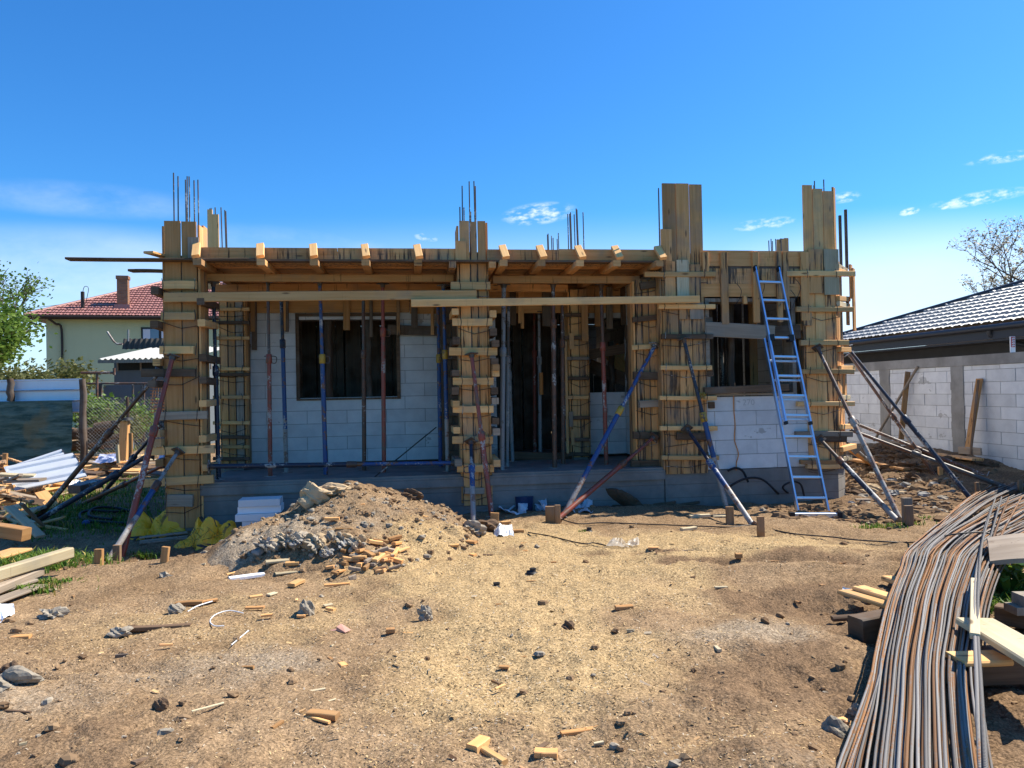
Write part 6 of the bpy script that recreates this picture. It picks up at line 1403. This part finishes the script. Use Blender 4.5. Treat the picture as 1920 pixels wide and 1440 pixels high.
b = MB(); b.box((.3, 1.4, 1.9), (LR, 1.5, 2.5), rfm); part('inner_wall', b, M['opening_dark'], rh)  # black face paints in the darkness of the gap under the roof
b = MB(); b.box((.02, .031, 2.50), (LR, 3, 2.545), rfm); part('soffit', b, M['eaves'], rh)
gp = D(1842, 620, 16.2); gs_ = (gp-eF).dot(d2)
b = MB(); b.tube(sag([rfm(gs_, -.03, 2.78), rfm(gs_, .05, 2.6), rfm(gs_+.35, .55, 2.38), rfm(gs_+.9, .8, 2.2), rfm(gs_+.9, .82, .5)], 5), .06, 8); part('downpipe', b, M['gutter'], rh)
sp_ = fv(1888, 660); t = thing('paper_sign', W(UF+.1, sp_[0], 2.07), 'narrow red and white sign standing on the boundary wall cap', 'sign')
b = MB(); c = W(UF+.1, sp_[0], 2.07); k_ = c.y/F; b.beam(c, c+Vector((0, 0, 30*k_)), 9*k_, .02, (0, 1, 0), rn(.6, .3)); part('sign_panel', b, M['label'], t)
b = MB(); c2 = c+Vector((0, -.012, 10*k_)); b.beam(c2, c2+Vector((0, 0, 19*k_)), 6.5*k_, .006, (0, 1, 0), rn(.6, .3)); part('red_print', b, M['redsign'], t)
for k in range(4):
    b = MB(); q = c+Vector((0, -.018, (11.5+k*4.4)*k_)); b.beam(q+Vector((-1.8*k_, 0, 0)), q+Vector((1.2*k_, 0, 2.6*k_)), .02, .004, (0, 1, 0), rn(.6, .3)); b.beam(q+Vector((1.2*k_, 0, 2.6*k_)), q+Vector((1.9*k_, 0, .2*k_)), .016, .004, (0, 1, 0), rn(.6, .3)); part('white_letter', b, M['label'], t)
# ============================================================ TREES
def tree(name, base, H, tips, label, cat, leafm, leaf, nleaf, seed, trunk=.16, spread=.5, bare=0.0, depth=5, group=None, crownlo=.25, leafspread=.35):
    rs = random.Random(seed); t = thing(name, base, label, cat, group)
    B = MB(); ends = []
    def grow(p, dr, L, r, dep):
        pts = [p]; q = p; dd = dr.copy()
        for k in range(3):
            dd = (dd+Vector((rs.uniform(-.22, .22), rs.uniform(-.22, .22), rs.uniform(-.05, .18)))).normalized(); q = q+dd*(L/3); pts.append(q)
        B.tube(pts, [r, r*.88, r*.76, r*.62], 6 if dep < 2 else 4, (rs.random(), .5, .5, 1), 0, False)
        if dep >= depth-2: ends.extend([(x, r) for x in pts[1:]])
        if dep == depth: return
        for k in range(rs.choice((2, 3, 3)) if dep else 4):
            a = rs.uniform(0, 6.28); sp = rs.uniform(.35, .95)*spread*1.6
            nd = (dd+Vector((math.cos(a)*sp, math.sin(a)*sp, rs.uniform(-.15, .35)))).normalized()
            grow(pts[-1] if k else pts[2], nd, L*rs.uniform(.62, .85), r*.60, dep+1)
    grow(Vector(base), Vector((rs.uniform(-.08, .08), 0, 1)), H*.30, trunk, 0)
    part('trunk', B, M['bark'], t)
    L = MB()
    for _ in range(nleaf):
        e, r = rs.choice(ends); o = Vector((rs.gauss(0, 1), rs.gauss(0, 1), rs.gauss(0, .8)))*leafspread; p = e+o
        a = Vector((rs.gauss(0, 1), rs.gauss(0, 1), rs.gauss(0, .6))).normalized(); s = a.orthogonal().normalized(); l_ = leaf*rs.uniform(.6, 1.3)
        L.add([p-a*l_*.5, p+s*l_*.32, p+a*l_*.5, p-s*l_*.32], [[0, 1, 2, 3]], [[(0, 0)]*4], (rs.random(), 0, 0, 1))
    part('crown', L, M[leafm], t); return t
tree('leafy_tree', D(-110, 800, 27), 7.0, 0, 'tall half-leafed tree with airy branches at the photo edge', 'tree', 'leaf', .15, 3000, 5, .17, .55, leafspread=.22)
tree('leafy_tree', D(-15, 800, 25), 3.9, 0, 'dense dark green tree beside the green house', 'tree', 'leaf', .17, 6500, 8, .13, .62, leafspread=.30)
tree('leafy_tree', D(-130, 800, 24), 4.6, 0, 'bright green bushy tree behind the sheet fence', 'tree', 'leaf', .18, 5500, 14, .13, .65, leafspread=.35)
tree('shrub', D(112, 800, 22), 2.0, 0, 'olive shrub before the green house wall', 'shrub', 'leaf2', .12, 1700, 21, .05, .7, group=None, leafspread=.22)
tree('shrub', D(50, 800, 20.5), 1.7, 0, 'brownish shrub right behind the sheet fence', 'shrub', 'leaf2', .11, 2600, 22, .05, .8, leafspread=.25)
tree('shrub', D(168, 830, 20), 1.15, 0, 'leafy green shrub behind the fence post', 'shrub', 'leaf', .12, 1500, 23, .05, .6, leafspread=.22)
tree('shrub', D(255, 830, 21), 1.0, 0, 'low green bush behind the mesh fence', 'shrub', 'leaf', .12, 1200, 24, .04, .8, leafspread=.22)
tree('shrub', D(215, 840, 20), .9, 0, 'low bush beside the firewood heap', 'shrub', 'leaf2', .12, 900, 25, .04, .8, leafspread=.22)
tree('bare_tree', D(1985, 700, 31), 8.0, 0, 'almost bare tree with young tan leaves behind the dark roof', 'tree', 'leaf3', .12, 3200, 35, .12, .75, depth=6, leafspread=.09)
# overhead wires by the green house
b = MB(); b.tube(sag([D(-200, 590, 40), D(60, 577, 40), D(155, 563, 38)], 8), .012, 5); solo('overhead_wire', b, M['black'], 'thin overhead wire running to the green house roof', 'wire')
b = MB(); b.tube(sag([D(-200, 600, 41), D(60, 581, 40.5), D(150, 566, 38.4)], 8), .012, 5); solo('overhead_wire', b, M['black'], 'second overhead wire just under the first', 'wire')
# ============================================================ CAMERA, SUN, SKY
cam = bpy.data.cameras.new('camera'); co = bpy.data.objects.new('camera', cam); COL.objects.link(co); SC.camera = co
cam.sensor_fit = 'HORIZONTAL'; cam.sensor_width = 36; cam.lens = F/1920*36; cam.clip_start = .05; cam.clip_end = 3000
c, s = math.cos(ROLL), math.sin(ROLL); cp, sp = math.cos(PITCH), math.sin(PITCH)
R3 = Matrix(((c, -s, 0), (-sp*s, -sp*c, -cp), (cp*s, cp*c, -sp)))
co.matrix_world = Matrix.Translation((0, 0, EYE)) @ R3.to_4x4()
SUN_EL, SUN_AZ = rad(51), rad(68)                # azimuth from +Y towards +X
S = Vector((math.sin(SUN_AZ)*math.cos(SUN_EL), math.cos(SUN_AZ)*math.cos(SUN_EL), math.sin(SUN_EL)))
sl = bpy.data.lights.new('sun', 'SUN'); sl.energy = 4.8; sl.angle = rad(.53); sl.color = (1, .93, .80)
so_ = bpy.data.objects.new('sun', sl); COL.objects.link(so_); so_.rotation_euler = S.to_track_quat('Z', 'Y').to_euler(); so_.location = (20, 8, 30)
w = bpy.data.worlds.new('World'); SC.world = w; w.use_nodes = True; nt = w.node_tree; bg = nt.nodes['Background']
sky = nt.nodes.new('ShaderNodeTexSky'); sky.sky_type = 'NISHITA'; sky.sun_disc = False; sky.sun_elevation = SUN_EL; sky.sun_rotation = SUN_AZ
sky.air_density = 1.0; sky.dust_density = .5; sky.ozone_density = 3.0; sky.altitude = 0
class WT(NT):
    def __init__(s, t): s.t = t
t = WT(nt)
hs = t.n('ShaderNodeHueSaturation'); hs.inputs['Saturation'].default_value = 1.22; hs.inputs['Value'].default_value = 1.0; t.l(sky.outputs[0], hs.inputs['Color'])
tc = t.n('ShaderNodeTexCoord'); sx = t.n('ShaderNodeSeparateXYZ'); t.l(tc.outputs['Generated'], sx.inputs[0])
yy = t.math('MAXIMUM', sx.outputs[1], .05); X = t.math('DIVIDE', sx.outputs[0], yy); Zz = t.math('DIVIDE', sx.outputs[2], yy)
cv = t.n('ShaderNodeCombineXYZ'); t.l(X, cv.inputs[0]); t.l(Zz, cv.inputs[1]); V = cv.outputs[0]
tot = None
def cloud(px, py, rx, ry, rot, amt, sc, lo, hi, seed):
    global tot
    r = ray(px, py); cx_, cz = r.x/r.y, r.z/r.y
    a = t.math('SUBTRACT', X, cx_); b = t.math('SUBTRACT', Zz, cz); co_, si = math.cos(rot), math.sin(rot)
    p = t.math('ADD', t.math('MULTIPLY', a, co_), t.math('MULTIPLY', b, si)); q = t.math('SUBTRACT', t.math('MULTIPLY', b, co_), t.math('MULTIPLY', a, si))
    p = t.math('DIVIDE', p, rx/F); q = t.math('DIVIDE', q, ry/F)
    dd = t.math('ADD', t.math('MULTIPLY', p, p), t.math('MULTIPLY', q, q)); m = t.ramp(dd, 1.0, 0.0)
    cc = t.n('ShaderNodeCombineXYZ'); t.l(t.math('MULTIPLY', p, sc*rx/F), cc.inputs[0]); t.l(t.math('MULTIPLY', q, sc*2.2*ry/F), cc.inputs[1]); cc.inputs[2].default_value = seed
    n = t.noise(cc.outputs[0], 1.0, 7.0, .62)
    k = t.math('MULTIPLY', t.math('MULTIPLY', m, t.ramp(n, lo, hi)), amt)
    tot = k if tot is None else t.math('MAXIMUM', tot, k)
cloud(1010, 401, 78, 24, .10, .85, 42, .40, .66, 1.0)
cloud(800, 446, 30, 10, -.2, .6, 50, .42, .66, 2.0)
cloud(1435, 420, 75, 14, .10, .7, 38, .40, .68, 3.0)
cloud(1838, 372, 110, 15, .16, .8, 40, .40, .66, 4.0)
cloud(1885, 295, 90, 12, .12, .65, 40, .42, .70, 5.0)
cloud(1705, 397, 24, 9, .2, .8, 60, .38, .62, 6.0)
cloud(1585, 370, 34, 12, .15, .7, 50, .40, .66, 7.0)
cloud(150, 375, 300, 40, -.10, .22, 7, .25, .85, 8.0)
cloud(100, 520, 620, 115, -.05, .52, 3, .05, .85, 9.0)
cloud(620, 480, 360, 60, -.12, .28, 5, .15, .85, 10.0)
cloud(1850, 600, 1000, 230, .0, .66, 1.2, -.3, .7, 11.0)
cloud(1770, 388, 18, 6, .2, .7, 60, .38, .62, 12.0)
cloud(960, 720, 6000, 330, .0, .45, .5, -1.0, -.5, 13.0)
gain = t.mix(1.0, hs.outputs[0], (.46, .93, 1.25), 'MULTIPLY'); mx = t.mix(tot, gain, (7.6, 8.2, 9.0)); t.l(mx, bg.inputs[0]); bg.inputs[1].default_value = .088
SC.view_settings.view_transform = 'Standard'; SC.view_settings.look = 'None'; SC.view_settings.gamma = 1.0; SC.view_settings.exposure = 0.88
SC.cycles.max_bounces = 6; SC.cycles.diffuse_bounces = 4; SC.cycles.glossy_bounces = 2; SC.cycles.transparent_max_bounces = 6
SC.cycles.use_denoising = True
bpy.context.view_layer.update()
